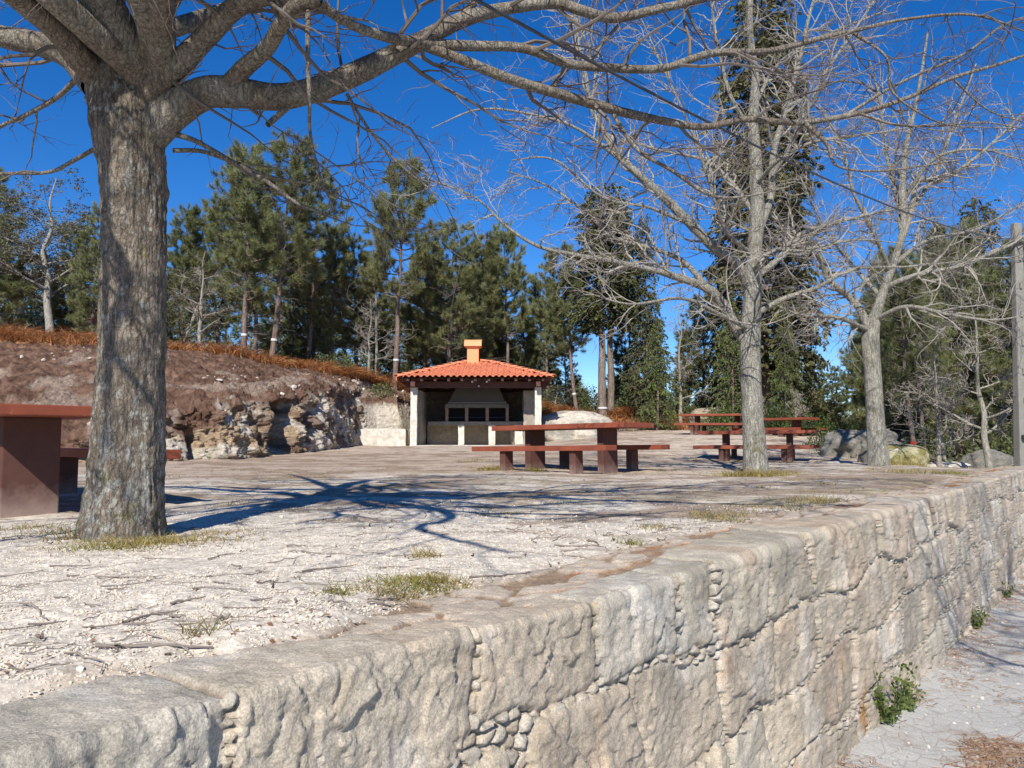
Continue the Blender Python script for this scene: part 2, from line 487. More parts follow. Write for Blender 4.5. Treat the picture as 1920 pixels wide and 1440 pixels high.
lm = S(.02, .40, n2 + .45 * n3 + .14 * S(5, 9, gy) + .30 * S(2.8, .8, ww) * S(1.5, 4, tt) - .12 * S(4.5, 2.5, gy))
c = mix(c, lit, lm * .75 * S(3.0, 5.5, gy))
gm = S(.12, .4, fbm(gx * .8 + 7, gy * 1.4, None, 4, 51) + .3 * S(2.2, .8, ww) * S(4, 6, tt) - .15)
c = mix(c, (.21, .18, .07), gm * .4 * S(4.5, 7, gy) * S(17, 12, gy))
em = S(.62, .4, ww + .24 * S(.3, -.5, tt) + .12 * n3 + .1 * n2)
c = mix(c, (.33, .215, .12), em * .6)
c = mix(c, (.13, .10, .065), S(30, 45, gy) * .8)
g_ = mesh('ground', np.stack([gx, gy, z], -1).reshape(-1, 3), grid_faces(*gx.shape), M_GRAVEL, None, c.reshape(-1, 3), True)
tag(g_, kind='structure')

# ---- road below the wall
T2 = logline(-60, 300, 0, .05, .02); W2 = -logline(-.08, 300, 0, .04, .02)
tt, ww = np.meshgrid(T2, W2, indexing='ij'); rx, ry = wxy(tt, ww)
rz = zroad(tt) + .012 * fbm(rx * 1.5, ry * 1.5, None, 3, 5) + .006 * fbm(rx * 9, ry * 9, None, 3, 6) + .03 * S(-.35, 0, ww)
tag(mesh('road', np.stack([rx, ry, rz], -1).reshape(-1, 3), grid_faces(*rx.shape)[:, ::-1], M_ROAD, None, None, True), kind='structure')

# ---- retaining wall of big split granite blocks with small chinking stones
Rw = np.random.default_rng(12)
rowb = [-.5, .30, .64, .97, 1.32, 1.75, 3]
J = []
for r in range(6):
    j = [-.80, -.09, .41, .95, 1.36, 1.92, 2.40, 3.05, 3.5] if r == 1 - 1 else [-1.6 + Rw.uniform(0, .4) + .0]
    if r == 0: j = [-3.9, -3.2, -2.5, -1.9, -1.35] + j
    else: j = [-4.2] + [-3.5 + Rw.uniform(-.1, .1)] + [-2.9, -2.2] + j
    while j[-1] < 26: j.append(j[-1] + Rw.uniform(.38, .78) * (1 if r else .95))
    J.append(np.array(j))
Kj = [Rw.uniform(-.28, .28, len(j)) for j in J]

def stones(t, h):
    tw = t + .05 * fbm(t * 3.2, h * 3.2, None, 4, 61); hw = h + .045 * fbm(t * 3.0 + 9, h * 3.0, None, 4, 62)
    e = np.full(t.shape, 0.); bid = np.zeros(t.shape)
    for r in range(6):
        lo = rowb[r] + (.075 * vn(t * 1.3, t * 0 + r, None, 63) if r else 0)
        hi = rowb[r + 1] + .075 * vn(t * 1.3, t * 0 + r + 1, None, 63)
        m = (hw >= lo) & (hw < hi)
        hc = (rowb[r] + rowb[r + 1]) / 2
        i = np.clip(np.searchsorted(J[r], tw), 1, len(J[r]) - 1)
        a = J[r][i - 1] + Kj[r][i - 1] * (hw - hc); b = J[r][i] + Kj[r][i] * (hw - hc)
        dl = tw - a; dr = b - tw
        idd = np.where(dl < 0, i - 1, np.where(dr < 0, i + 1, i))
        dx = np.minimum(np.abs(dl), np.abs(dr)); dy = np.minimum(hw - lo, hi - hw) if r else hi - hw
        R0 = .06
        ee = R0 - np.hypot(np.maximum(R0 - dx, 0), np.maximum(R0 - dy, 0)); ee = np.where((dx > R0) & (dy > R0), np.minimum(dx, dy), ee)
        e = np.where(m, ee, e); bid = np.where(m, r * 131 + idd, bid)
    return e, bid

t1 = logline(-3.6, 24, -1.5, .0065, .0052)
AR = .028
fh = np.concatenate([np.linspace(1, 0, 250, endpoint=False)])
arc = np.linspace(0, math.pi / 2, 12)
tw_ = np.linspace(0, 1, 90)[1:] ** 1.2 * .62
nrow = len(fh) + len(arc) + len(tw_)
tt = np.repeat(t1[:, None], nrow, 1)
Hh = -zroad(t1) + .12
hface = AR + (Hh[:, None] - AR) * fh[None]
h = np.concatenate([hface, np.repeat((AR - AR * np.sin(arc))[None], len(t1), 0), np.zeros((len(t1), len(tw_)))], 1)
w = np.concatenate([hface * 0, np.repeat((AR - AR * np.cos(arc))[None], len(t1), 0), AR + np.repeat(tw_[None], len(t1), 0)], 1)
na = np.concatenate([hface * 0, np.repeat(arc[None], len(t1), 0), np.full((len(t1), len(tw_)), math.pi / 2)], 1)
e, bid = stones(tt, h + .35 * w)
top = S(.9, 1.5, na)
rb = _h(bid, bid * 0, bid * 0, 7); rb2 = _h(bid, bid * 0 + 3, bid * 0, 8); rb3 = _h(bid, bid * 0 + 5, bid * 0, 9)
gapn = fbm(tt * 1.8, h * 1.8 + 4, None, 3, 71) + .06
gap = (.007 + .034 * S(.05, .42, gapn)) * (1 - .6 * top)
inj = S(gap + .005, gap - .003, e)
f1, f2, ci = voro(tt * 17 + .4 * fbm(tt * 9, h * 9), (h + w) * 25, 81)
chink = -.006 + .018 * S(.0, .28, f2 - f1) * (.4 + .9 * ci) - .016 * (1 - S(0, .10, f2 - f1))
ee = np.maximum(e - gap, 0)
q3 = rid(tt * 2.6 + rb * 30, h * 2.6 + w * 2 + rb2 * 20, None, 5, 83, .52)
fc1, fc2, fci = voro(tt * 5.5 + rb * 40 + .5 * fbm(tt * 4, h * 4), (h + w) * 5.5, 85)
q4 = rid(tt * 8 + rb * 9, h * 7 + w * 5, None, 4, 88, .6)
pl = (vn(tt * 1.5 + rb * 50, h * 2 + rb2 * 30, None, 89)) * .016
wx, wy = .5 * fbm(tt * 5, h * 5 + w * 5, None, 3, 87), .5 * fbm(tt * 5 + 9, h * 5 + w * 5, None, 3, 87)
fa = facets(tt * 4.5 + wx + rb * 40, (h + w) * 4.2 + wy, 401); fb_ = facets(tt * 17 + wx * 2.5, (h + w) * 15 + wy * 2.5, 403)
crag = (q3 - .62) * .026 + pl + (q4 - .62) * .006 + fa * .018 + fb_ * .009 + .004 * fbm(tt * 15, h * 15 + w * 15, None, 3, 84) + .006 * fbm(tt * 46, h * 46 + w * 46, None, 3, 86)
stone = .017 * (1 - np.exp(-ee / .010)) + (rb - .5) * .016 + crag * (1 - .6 * top)
# top of the wall: cap stones, then small flat stones bedded in soil and moss
wed = .24 + .16 * vn(tt * 1.1, tt * 0, None, 91) + .05 * fbm(tt * 6, w * 6, None, 3, 92)
inner = S(wed - .015, wed + .03, w)
g1, g2, gi = voro(tt * 4.2 + .3 * fbm(tt * 5, w * 5), w * 6.5, 93)
flat = (gi > .28) * S(.05, .2, g2 - g1)
innz = -.006 + .016 * flat + .012 * fbm(tt * 14, w * 14, None, 4, 94) + .008 * rid(tt * 45, w * 45, None, 2, 98) * (1 - flat) - .02 * w
dface = stone * (1 - inj) + (chink) * inj
dtop = stone * .45 * (1 - inj) - .012 * inj + .004 + (1 - inj) * (.006 * facets(tt * 9, w * 9, 421) + .004 * fbm(tt * 30, w * 30, None, 3, 423))
dtop = dtop * (1 - inner) + innz * inner - .03 * S(.45, .66, w)
nx = -np.cos(na); nz = np.sin(na)
disp = np.where(w > AR * .9, dtop, dface)
disp = dface * (1 - top) + dtop * top
wv = w + nx * disp - .05 * h * (1 - top) ; zv = -h + nz * disp
zv = zv + .012 * vn(tt * .5, tt * 0, None, 95) * top + (.035 * S(.5, -.5, tt)) * S(.45, .05, h)
X, Y = wxy(tt, wv)
pal = np.array([(.56, .485, .375), (.51, .46, .375), (.58, .485, .38), (.54, .495, .42), (.49, .41, .315), (.54, .465, .37), (.60, .52, .415)])
cs = pal[np.minimum((rb3 * 7).astype(int), 6)] * (np.array((1.03, 1.0, .96)) * (.80 + .24 * rb2)[..., None])
cs = cs * (1 + .16 * fbm(tt * 2.6 + rb * 9, h * 2.6, None, 5, 106))[..., None]
sn = fbm(tt * 1.9, h * .8 + w, None, 4, 101); sn2 = fbm(tt * 7, h * 4 + w * 4, None, 4, 102)
cs = mix(cs, (.33, .31, .25), S(.0, .5, sn + .45 * S(.45, .05, h) - .1) * .42)
cs = mix(cs, (.62, .58, .52), S(.15, .5, sn2) * .4)
cs = mix(cs, (.46, .31, .20), S(.25, .55, fbm(tt * 3 + 8, h * 3, None, 4, 103)) * .45)
strk = S(.1, .5, fbm(tt * 5, h * .5, None, 4, 104)) * S(2, 6, tt)
cs = mix(cs, (.27, .22, .19), strk * .5)
cch = mix((.50, .40, .28), (.55, .50, .42), ci)
cc = mix(cs, cch, inj * (1 - top)); cc = mix(cc, (.16, .125, .09), inj * (1 - S(.02, .12, f2 - f1)) * .6 * (1 - top))
cc = mix(cc, (.25, .19, .13), inj * top * .85)
moss = mix((.30, .215, .145), (.34, .16, .07), S(-.1, .3, fbm(tt * 3, w * 9, None, 4, 105)))
ctop = mix(moss, (.52, .44, .35), flat * .9)
cc = mix(cc, ctop, inner * top)
cc = mix(cc, (.45, .21, .05), S(.10, .02, np.abs(tt - 3.25) + .3 * np.abs(h - 1.08)) * .8)
wall = mesh('stone_wall', np.stack([X, Y, zv], -1).reshape(-1, 3), grid_faces(*X.shape), M_WALL, None, cc.reshape(-1, 3), True)
tag(wall, 'long granite retaining wall of big split blocks with small chinking stones, beside the road', 'wall')

# ---- bank: foot, cut rock face, soil slope, plateau under the pines
K = np.array([  # foot x,y,z, cut top z, crest x,y,z
    (-40, 2, 0, .2, -46, 14, 3.8), (-22, 11, 0, .3, -26, 21, 3.9), (-12, 14, 0, .3, -15.8, 24, 3.65), (-8.8, 15.4, .03, .45, -12.5, 25, 3.55),
    (-7.1, 15.7, .05, .95, -10.9, 26, 3.45), (-6.0, 17.2, .08, 1.2, -9.6, 27, 3.3), (-5.6, 19.2, .12, 1.45, -8.4, 28.5, 3.15),
    (-5.3, 21.2, .2, 1.7, -7.4, 30, 3.05), (-5.2, 24, .25, 1.9, -6.6, 31, 2.95), (-5.45, 27, .28, 2.0, -6.0, 32, 2.9),
    (-5.5, 29.0, .3, 2.05, -5.5, 33, 2.75), (-5.0, 29.9, .3, 2.1, -5.0, 33.2, 2.65), (-4.1, 30.1, .3, 2.1, -4.3, 33.4, 2.5), (-3.6, 32.6, .3, 1.9, -3.2, 34.5, 2.35), (-1.3, 33.6, .3, 1.6, -1.3, 36, 2.1),
    (1.5, 33.2, .4, 1.1, 1.6, 35, 1.75), (4.2, 33.0, .75, .95, 4.4, 35, 1.5), (7.5, 34, .9, .95, 7.8, 36, 1.2),
    (12, 34, .4, .5, 13, 37, .7), (20, 32, -.6, -.5, 24, 38, 0), (45, 20, -1, -.9, 60, 30, -.3)])
cum = np.concatenate([[0], np.cumsum(np.hypot(*np.diff(K[:, :2], axis=0).T))])
sv = [0]
while sv[-1] < cum[-1]:
    x_, y_ = np.interp(sv[-1], cum, K[:, 0]), np.interp(sv[-1], cum, K[:, 1])
    sv.append(sv[-1] + (.035 if -13 < x_ < 9 else .25))
sv = np.array(sv); ks = np.array([np.interp(sv, cum, K[:, i]) for i in range(7)]).T
sm = np.ones(15) / 15
for i in range(7):
    ks[:, i] = np.convolve(np.pad(ks[:, i], 7, 'edge'), sm, 'valid')
fx, fy = ks[:, 0], ks[:, 1]
tx, ty = np.gradient(fx), np.gradient(fy); l = np.hypot(tx, ty); ox, oy = -ty / l, tx / l     # into the hill
va = np.linspace(-.5, 0, 8, endpoint=False); vc = np.linspace(0, 1, 110, endpoint=False); vs = np.linspace(0, 1, 170, endpoint=False); vp = np.linspace(0, 1, 40) ** 1.5
rows = []
for a in va: rows.append((fx + ox * a, fy + oy * a, ks[:, 2] - .12, 0 * fx + 0))
for a in vc:
    k = .45 * a ** 1.3; rows.append((fx + ox * k, fy + oy * k, ks[:, 2] - .12 * (1 - a) + (ks[:, 3] - ks[:, 2]) * a ** .9, 0 * fx + a))
cx0, cy0 = fx + ox * .45, fy + oy * .45
for a in vs:
    zz = ks[:, 3] + (ks[:, 6] - ks[:, 3]) * (1 - (1 - a) ** 1.35)
    rows.append((cx0 + (ks[:, 4] - cx0) * a, cy0 + (ks[:, 5] - cy0) * a, zz, 1 + a + 0 * fx))
rl = np.hypot(ks[:, 4], ks[:, 5])
for a in vp:
    rows.append((ks[:, 4] * (1 + 70 * a / rl), ks[:, 5] * (1 + 70 * a / rl), ks[:, 6] - 5.5 * S(.12, 1, a) + 0 * fx, 2 + a + 0 * fx))
bx, by, bz, bv = [np.stack([r[i] for r in rows], 1) for i in range(4)]
pos = np.stack([bx, by, bz], -1)
nn = nrm(np.cross(np.gradient(pos, axis=0), np.gradient(pos, axis=1)))
nn = np.where(nn[..., 2:3] < -.05, -nn, nn)
nn[bv < 1] = nrm(np.stack([-ox, -oy, .15 + 0 * ox], -1))[np.where(bv < 1)[0]]
pxn = 960 + F * bx / np.maximum(by, 1)
smoothcut = S(672, 690, pxn) * S(800, 770, pxn)
cl = S(0, .12, bv) * S(1.35, .9, bv)
r1 = rid(bx * .9, by * .9, bz * 1.1, 5, 201, .58); r2 = rid((bx + by) * 1.7, (by - bx) * .8, bz * 1.1, 5, 207, .6); r3 = fbm(bx * 7, by * 7, bz * 7, 4, 202)
d = cl * ((r1 - .62) * .32 + (r2 - .62) * .22 + r3 * .04 + .36 * facets((bx + by) * 1.1 + .4 * r3, bz * 1.3, 411) + .16 * facets((bx + by) * 3.4 + r3, bz * 3.6 + bx, 413)) * (1 - .8 * smoothcut) * (1 - .45 * S(560, 640, pxn))
band = S(.08, .3, bv) * S(1.02, .82, bv)
d = d - .8 * np.exp(-((pxn - 532) / 20) ** 2) * band - .5 * np.exp(-((pxn - 583) / 10) ** 2) * S(.2, .4, bv) * S(.9, .6, bv) - .55 * np.exp(-((pxn - 366) / 9) ** 2) * S(0, .1, bv) * S(.8, .4, bv)
sl_ = S(.9, 1.15, bv)
cl1 = rid(bx * 2.6, by * 2.6, bz * 2, 5, 211, .65)
d = d + sl_ * ((cl1 - .6) * .34 * S(2.4, 1.9, bv) + .10 * fbm(bx * 1.1, by * 1.1, None, 3, 212) + .05 * fbm(bx * 11, by * 11, None, 3, 214) * S(2.2, 1.9, bv))
pos = pos + nn * d[..., None]
n1 = fbm(bx * 1.3, by * 1.3, bz * 1.3, 4, 221); n2 = fbm(bx * 4, by * 4, bz * 4, 4, 222); n3 = fbm(bx * 2, by * 5, bz * 5, 4, 223)
cream = np.array((.56, .50, .39)); tan = np.array((.38, .26, .155)); white = np.array((.56, .50, .42)); soil = np.array((.125, .070, .048)); soil2 = np.array((.215, .13, .09)); orange = np.array((.33, .155, .06))
cc = mix(white, cream, S(-.3, .3, n1))
cc = mix(cc, tan, S(.0, .35, n2 + .3 * n1 + .25 * S(640, 500, pxn)) * .85 * (1 - smoothcut))
cc = mix(cc, soil, S(.1, .3, fbm(bx * 1.2 + 5, by * 1.2, bz * 2, 3, 230) + .15 * S(620, 400, pxn)) * (1 - smoothcut) * .8)
cc = mix(cc, (.28, .23, .18), S(.12, .4, n3) * .35)
sb = mix(soil, soil2, S(-.25, .35, n2))
sb = mix(sb, (.36, .28, .22), S(.14, .46, fbm(bx * 1.7, by * .8, None, 5, 240) + .2 * S(1.6, 1.35, bv) - .1 * S(340, 250, pxn)) * .7)
ms = S(.72, .95, bv + .45 * n1 + .35 * n2 * .6 + .12 * S(430, 330, pxn) * 2 - .05)
cc = mix(cc, sb, ms)
cc = mix(cc, orange, S(1.83, 1.95, bv + .12 * n2 + .1 * S(250, 100, pxn)))
cc = mix(cc, (.45, .38, .32), S(.12, .0, bv + .05 * n2) * (1 - S(-.02, .04, bv - .1)))
cc = mix(cc, (.07, .06, .035), S(2.05, 2.2, bv))
right = S(3.0, 5, bx) * S(1.75, 1.6, bv)
cc = mix(cc, (.46, .37, .30), right * .8)
bank = mesh('hillside', pos.reshape(-1, 3), grid_faces(*bx.shape), M_BANK, None, cc.reshape(-1, 3), True)
tag(bank, kind='structure')
_bp = pos[::6, ::3].reshape(-1, 3)
def top_z(x, y):
    i = np.argmin((_bp[:, 0] - x) ** 2 + (_bp[:, 1] - y) ** 2)
    d2 = math.hypot(_bp[i, 0] - x, _bp[i, 1] - y)
    g0 = float(gz(x, y, False))
    return max(_bp[i, 2], g0) if d2 < 1.5 else g0
BPOS, BV, BPX = pos, bv, pxn

# ---------------------------------------------------------------- barbecue shelter
sh = empty('barbecue_shelter', (-1.3, 28.4, .27))
tag(sh, 'open barbecue shelter with granite pillars, orange tiled roof and chimney', 'shelter')
WHT = None
def stone_box(name, c, d, par, seed=0, amp=.02, cuts=6, col=(.56, .52, .46), sc=5):
    b = BM().box(c, d).rough(amp, sc, cuts, seed)
    me_o = b.build(name, M_BLOCK, par)
    n = len(me_o.data.vertices); a = me_o.data.color_attributes.new('Col', 'FLOAT_COLOR', 'POINT')
    cc = np.ones((n, 4), np.float32); cc[:, :3] = col; a.data.foreach_set('color', cc.ravel()); return me_o
LY = 0.0
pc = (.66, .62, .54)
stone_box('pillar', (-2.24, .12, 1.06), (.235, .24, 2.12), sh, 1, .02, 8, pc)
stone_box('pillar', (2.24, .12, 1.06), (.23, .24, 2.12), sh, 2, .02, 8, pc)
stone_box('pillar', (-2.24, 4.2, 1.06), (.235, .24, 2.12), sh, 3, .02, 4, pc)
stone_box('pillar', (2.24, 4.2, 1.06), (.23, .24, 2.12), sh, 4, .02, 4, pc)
stone_box('side_wall', (-2.17, 1.7, 1.03), (.22, 2.2, 2.06), sh, 5, .05, 14, (.33, .30, .25), 3)  # inner shade painted in: side walls coloured darker than the pillars
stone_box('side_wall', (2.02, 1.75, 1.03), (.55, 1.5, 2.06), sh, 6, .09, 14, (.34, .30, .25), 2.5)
stone_box('back_wall', (0, 2.9, 1.05), (4.9, .25, 2.15), sh, 7, .05, 24, (.12, .10, .08), 2)  # shade inside the shelter put into the back wall colour
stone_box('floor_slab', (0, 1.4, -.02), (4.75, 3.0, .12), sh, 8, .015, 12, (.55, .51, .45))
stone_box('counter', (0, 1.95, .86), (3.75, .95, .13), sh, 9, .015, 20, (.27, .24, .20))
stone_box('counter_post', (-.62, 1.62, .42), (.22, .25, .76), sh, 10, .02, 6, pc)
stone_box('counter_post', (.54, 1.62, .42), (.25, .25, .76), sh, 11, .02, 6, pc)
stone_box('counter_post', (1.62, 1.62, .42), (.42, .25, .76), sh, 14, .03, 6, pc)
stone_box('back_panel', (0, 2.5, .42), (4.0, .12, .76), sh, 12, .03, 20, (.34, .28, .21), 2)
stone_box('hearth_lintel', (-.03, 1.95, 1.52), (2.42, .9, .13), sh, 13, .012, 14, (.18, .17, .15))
for x in (-1.17, -.42, .36, 1.12):
    hp = BM()
    for k in range(9): hp.box((x + random.Random(k).uniform(-.006, .006), 1.62, .955 + k * .058), (.11 if abs(x) > 1 else .12, .22, .05), .004)
    hp.build('hearth_pier', M_BRICK, sh)
BM().box((-.03, 2.3, 1.19), (2.3, .1, .52)).build('firebox_back', M_DARK, sh)  # near-black panel across the back of the grill openings
for x in (-.80, -.03, .74):
    gr = BM()
    for k in range(9): gr.cyl((x - .27 + k * .0675, 1.9, 1.08), .006, .5, 6, rot=Matrix.Rotation(math.pi / 2, 4, 'X'))
    gr.box((x, 1.66, 1.08), (.6, .012, .012)); gr.box((x, 2.14, 1.08), (.6, .012, .012)); gr.build('grill_grate', M_METAL, sh)
# hood
h0, h1 = 1.60, 2.35
hx, hy = (-1.13, 1.08, 1.5, 2.42), (-.66, .62, 1.98, 2.42)
hb = BM()
def ring(r, z): return [(r[0], r[2], z), (r[1], r[2], z), (r[1], r[3], z), (r[0], r[3], z)]
hb.poly(ring(hx, h0) + ring(hx, h0 + .08) + ring((hx[0] + .05, hx[1] - .05, hx[2] + .05, hx[3]), h0 + .10) + ring(hy, h1 + .3),
        [(3, 2, 1, 0)] + [(a + i, a + (i + 1) % 4, a + 4 + (i + 1) % 4, a + 4 + i) for a in (0, 4, 8) for i in range(4)] + [(12, 13, 14, 15)])
hb.build('smoke_hood', M_HOOD, sh)
# timber
eX0, eX1, eY0, eY1 = -2.78, 2.76, -.5, 4.9
BM().box((0, .12, 2.23), (5.1, .17, .22), .006).build('front_beam', M_WOOD, sh)
BM().box((0, 4.2, 2.23), (5.1, .17, .22), .006).build('back_beam', M_WOOD, sh)
for s in (-1, 1): BM().box((s * 2.24, 2.15, 2.235), (.16, 5.0, .2), .006).build('side_beam', M_WOOD, sh)
ZE = 2.42; AX, AY, ZA = 0, 2.15, 3.28
for k in range(11):
    x = -2.4 + k * .48
    BM().box((x, -.12, 2.385), (.09, .62, .11), .004).build('rafter_tail', M_WOOD, sh)
bd = BM()
ap0 = (-.35, 2.15, ZA - .05); ap1 = (.35, 2.15, ZA - .05)
c4 = [(eX0 + .05, eY0 + .05, ZE), (eX1 - .05, eY0 + .05, ZE), (eX1 - .05, eY1 - .05, ZE), (eX0 + .05, eY1 - .05, ZE)]
bd.poly(c4 + [ap0, ap1], [(0, 1, 5, 4), (1, 2, 5), (2, 3, 4, 5), (3, 0, 4)])
c5 = [(p[0], p[1], p[2] - .03) for p in c4] + [(ap0[0], ap0[1], ap0[2] - .03), (ap1[0], ap1[1], ap1[2] - .03)]
bd.poly(c5, [(4, 5, 1, 0), (5, 2, 1), (5, 4, 3, 2), (4, 0, 3)])
bd.build('roof_boards', M_WOOD, sh)
# clay tiles: rolls running up each of the four slopes
def tile_slope(p0, p1, a0, a1, name):
    """eave from p0 to p1, ridge from a0 (above p0) to a1 (above p1)"""
    p0, p1, a0, a1 = map(lambda q_: np.array(q_, float), (p0, p1, a0, a1))
    ex = p1 - p0; L = np.linalg.norm(ex); ex /= L
    up = (a0 + a1) / 2 - (p0 + p1) / 2; up -= ex * (up @ ex); R = np.linalg.norm(up); up /= R; n = np.cross(ex, up); n *= np.sign(n[2])
    xa, xb = (a0 - p0) @ ex, (a1 - p0) @ ex
    pitch = .2135; rowl = .36; A = Acc(); rr = np.random.default_rng(3)
    ncol = int(round(L / pitch)); pitch = L / ncol
    for i in range(ncol):
        for r in range(int(R / rowl) + 1):
            r0, r1 = r * rowl - .03, min((r + 1) * rowl + .05, R)
            rm = (r0 + r1) / 2; l = xa * rm / R; rt = L + (xb - L) * rm / R
            xc = (i + .5) * pitch
            if xc < l - .04 or xc > rt + .04: continue
            th = np.linspace(-1, 1, 11)
            prof = np.where(np.abs(th) < .62, .052 * np.cos(th / .62 * math.pi / 2) ** .8, -.016 * np.cos((np.abs(th) - .81) / .19 * math.pi / 2))
            js = rr.uniform(-.006, .006, 3); V = []
            for (a, lift) in ((r0, .028), (r0 + .001, .012), (r0 + .001, .028), (r1, .0)):
                thick = .0 if lift != .012 else 0
                V.append(p0 + ex * (xc + th * pitch * .53 + js[0])[:, None] + up * a + n * (prof + lift + js[1])[:, None])
            V = np.array(V)
            A.add(V[[1, 0]], grid_faces(2, 11)); A.add(V[[2, 3]], grid_faces(2, 11))
    return A.build(name, M_TILE, sh, True)
def E(x, y): return (x, y, ZE + .05)
ra, rb_ = (-.35, 2.15, ZA), (.35, 2.15, ZA)
rc = tile_slope(E(eX0, eY0), E(eX1, eY0), ra, rb_, 'roof_tiles')
tile_slope(E(eX1, eY0), E(eX1, eY1), rb_, rb_, 'roof_tiles')
tile_slope(E(eX1, eY1), E(eX0, eY1), rb_, ra, 'roof_tiles')
tile_slope(E(eX0, eY1), E(eX0, eY0), ra, ra, 'roof_tiles')
A = Acc()
for s, e_ in ((E(eX0, eY0), ra), (E(eX1, eY0), rb_), (E(eX1, eY1), rb_), (E(eX0, eY1), ra), (ra, rb_)):
    s, e_ = np.array(s, float), np.array(e_, float); L = np.linalg.norm(e_ - s); u = (e_ - s) / L
    side = nrm(np.cross(u, [0, 0, 1])); n = np.cross(side, u); n *= np.sign(n[2])
    k = max(1, int(L / .33))
    for i in range(k):
        a, b = i * L / k - .04, (i + 1) * L / k + .02
        th = np.linspace(-1.35, 1.35, 9)
        V = []
        for t_, r_, lf in ((a, .115, .045), (a, .125, .055), (b, .098, .025)):
            V.append(s + u * t_ + side * (np.sin(th) * r_)[:, None] + n * (np.cos(th) * r_ * .85 + lf - .05)[:, None])
        A.add(np.array(V), grid_faces(3, 9))
A.build('ridge_tiles', M_TILE, sh, True)
BM().box((eX0 - .02, 2.2, ZE - .02), (.03, 5.4, .16), .004).build('side_fascia', M_TILE, sh)
ch = BM().box((-.2, 1.95, 3.42), (.44, .44, .75), .008).build('chimney', M_CHIM, sh)
cp = BM().box((-.2, 1.95, 3.80), (.56, .56, .035), .006)
cp.poly([(-.53, 1.60, 3.82), (.13, 1.60, 3.82), (.13, 1.68, 3.99), (-.53, 1.68, 3.99), (.13, 1.80, 4.07), (-.53, 1.80, 4.07), (.13, 1.95, 4.10), (-.53, 1.95, 4.10),
         (.13, 2.10, 4.07), (-.53, 2.10, 4.07), (.13, 2.22, 3.99), (-.53, 2.22, 3.99), (.13, 2.30, 3.82), (-.53, 2.30, 3.82)],
        [(0, 1, 2, 3), (3, 2, 4, 5), (5, 4, 6, 7), (7, 6, 8, 9), (9, 8, 10, 11), (11, 10, 12, 13), (0, 3, 5, 7, 9, 11, 13), (1, 12, 10, 8, 6, 4, 2), (13, 12, 1, 0)])
cp.build('chimney_cap', M_CHIM, ch)
for x in (-.12, .40, .1):
    BM().cyl((x, -.30 if x != .1 else .02, 2.31 if x != .1 else 2.17), .035, .05, 12).build('spotlight', M_LAMP, sh)
for x in (-1.6, .05, 1.6):
    pass

# low stone ledge left of the shelter, against the bank
def ledge():
    b = BM().box((-4.72, 28.9, .56), (1.75, .8, .66)).rough(.06, 2.2, 16, 31)
    o = b.build('stone_ledge', M_BLOCK); n = len(o.data.vertices)
    a = o.data.color_attributes.new('Col', 'FLOAT_COLOR', 'POINT'); cc = np.ones((n, 4), np.float32); cc[:, :3] = (.62, .57, .49); a.data.foreach_set('color', cc.ravel())
    tag(o, 'low pale plastered stone ledge between the bank and the shelter pillar', 'ledge')
ledge()

# ---------------------------------------------------------------- picnic tables and benches
def slab(L, Wd, th, name, par):
    b = BM().box((0, 0, 0), (L, Wd, th), .008)
    o = b.build(name, M_PAINT, par); return o
def make_table():
    r = empty('picnic_table')
    o = slab(2.6, .9, .08, 'tabletop', r); o.location = (0, 0, .74)
    for s in (-1, 1):
        l = BM().box((0, 0, .30), (.11, .42, .80), .012, None).build('leg', M_LEG, r); l.location = (s * .72, 0, 0)
    return r
def make_bench():
    r = empty('picnic_bench')
    o = slab(2.6, .3, .08, 'seat', r); o.location = (0, 0, .40)
    for s in (-1, 1):
        l = BM().box((0, 0, .13), (.11, .21, .46), .012).build('leg', M_LEG, r); l.location = (s * .68, 0, 0)
    return r
tb0, bn0 = make_table(), make_bench(); first = {'t': True, 'b': True}
def put(kind, c, u, zo, tilt, label, group):
    src = tb0 if kind == 't' else bn0
    o = src if first[kind] else copy_tree(src); first[kind] = False
    o.location = (c[0], c[1], zo)
    # local +x points from the far end to the near (right) end
    o.rotation_euler = (0, -tilt, math.atan2(-u[1], -u[0]))
    tag(o, label, 'table' if kind == 't' else 'bench', group)
def picnic(Nc, u, z0, tilt, labels, front=True, back=True):
    """Nc: near right corner of the tabletop, u: direction of the long side away from it"""
    Nc = np.array(Nc, float); u = np.array(u, float); u /= np.linalg.norm(u); v = np.array((-u[1], u[0])); v *= np.sign(v[1])
    put('t', Nc + u * 1.3 + v * .45, u, z0, tilt, labels[0], 'picnic tables')
    if front: put('b', Nc + u * 1.3 - v * .35, u, z0, tilt, labels[1], 'picnic benches')
    if back: put('b', Nc + u * 1.3 + v * 1.25, u, z0, tilt, labels[2], 'picnic benches')
U = (-.77, .64)
picnic((1.66, 11.7), U, -.03, .014, ['red painted concrete picnic table in the middle of the terrace, in front of the shelter',
       'red bench on the near side of the middle picnic table', 'red bench on the far side of the middle picnic table, mostly hidden by it'])
picnic((-3.67, 5.57), U, -.02, 0, ['large red picnic table cut by the left edge, beside the thick tree trunk',
       '', 'red bench in shade behind the thick tree trunk, its lit end showing'], front=False)
picnic((6.74, 17.6), (-.9, .43), -.06, .005, ['red picnic table behind the slim pale tree, nearest of the right group',
       'red bench on the near side of the table behind the slim tree', 'red bench on the far side of the table behind the slim tree'])
picnic((9.62, 26.0), (-.6, .8), .47, 0, ['red picnic table farthest right, in front of the little bare sapling',
       'near bench of the table in front of the little bare sapling', 'far bench of the table in front of the little bare sapling'])
picnic((8.35, 27.6), (-.88, .48), .66, -.01, ['shaded red picnic table at the back left of the right group',
       'near bench of the shaded picnic table at the back', 'far bench of the shaded picnic table at the back'])

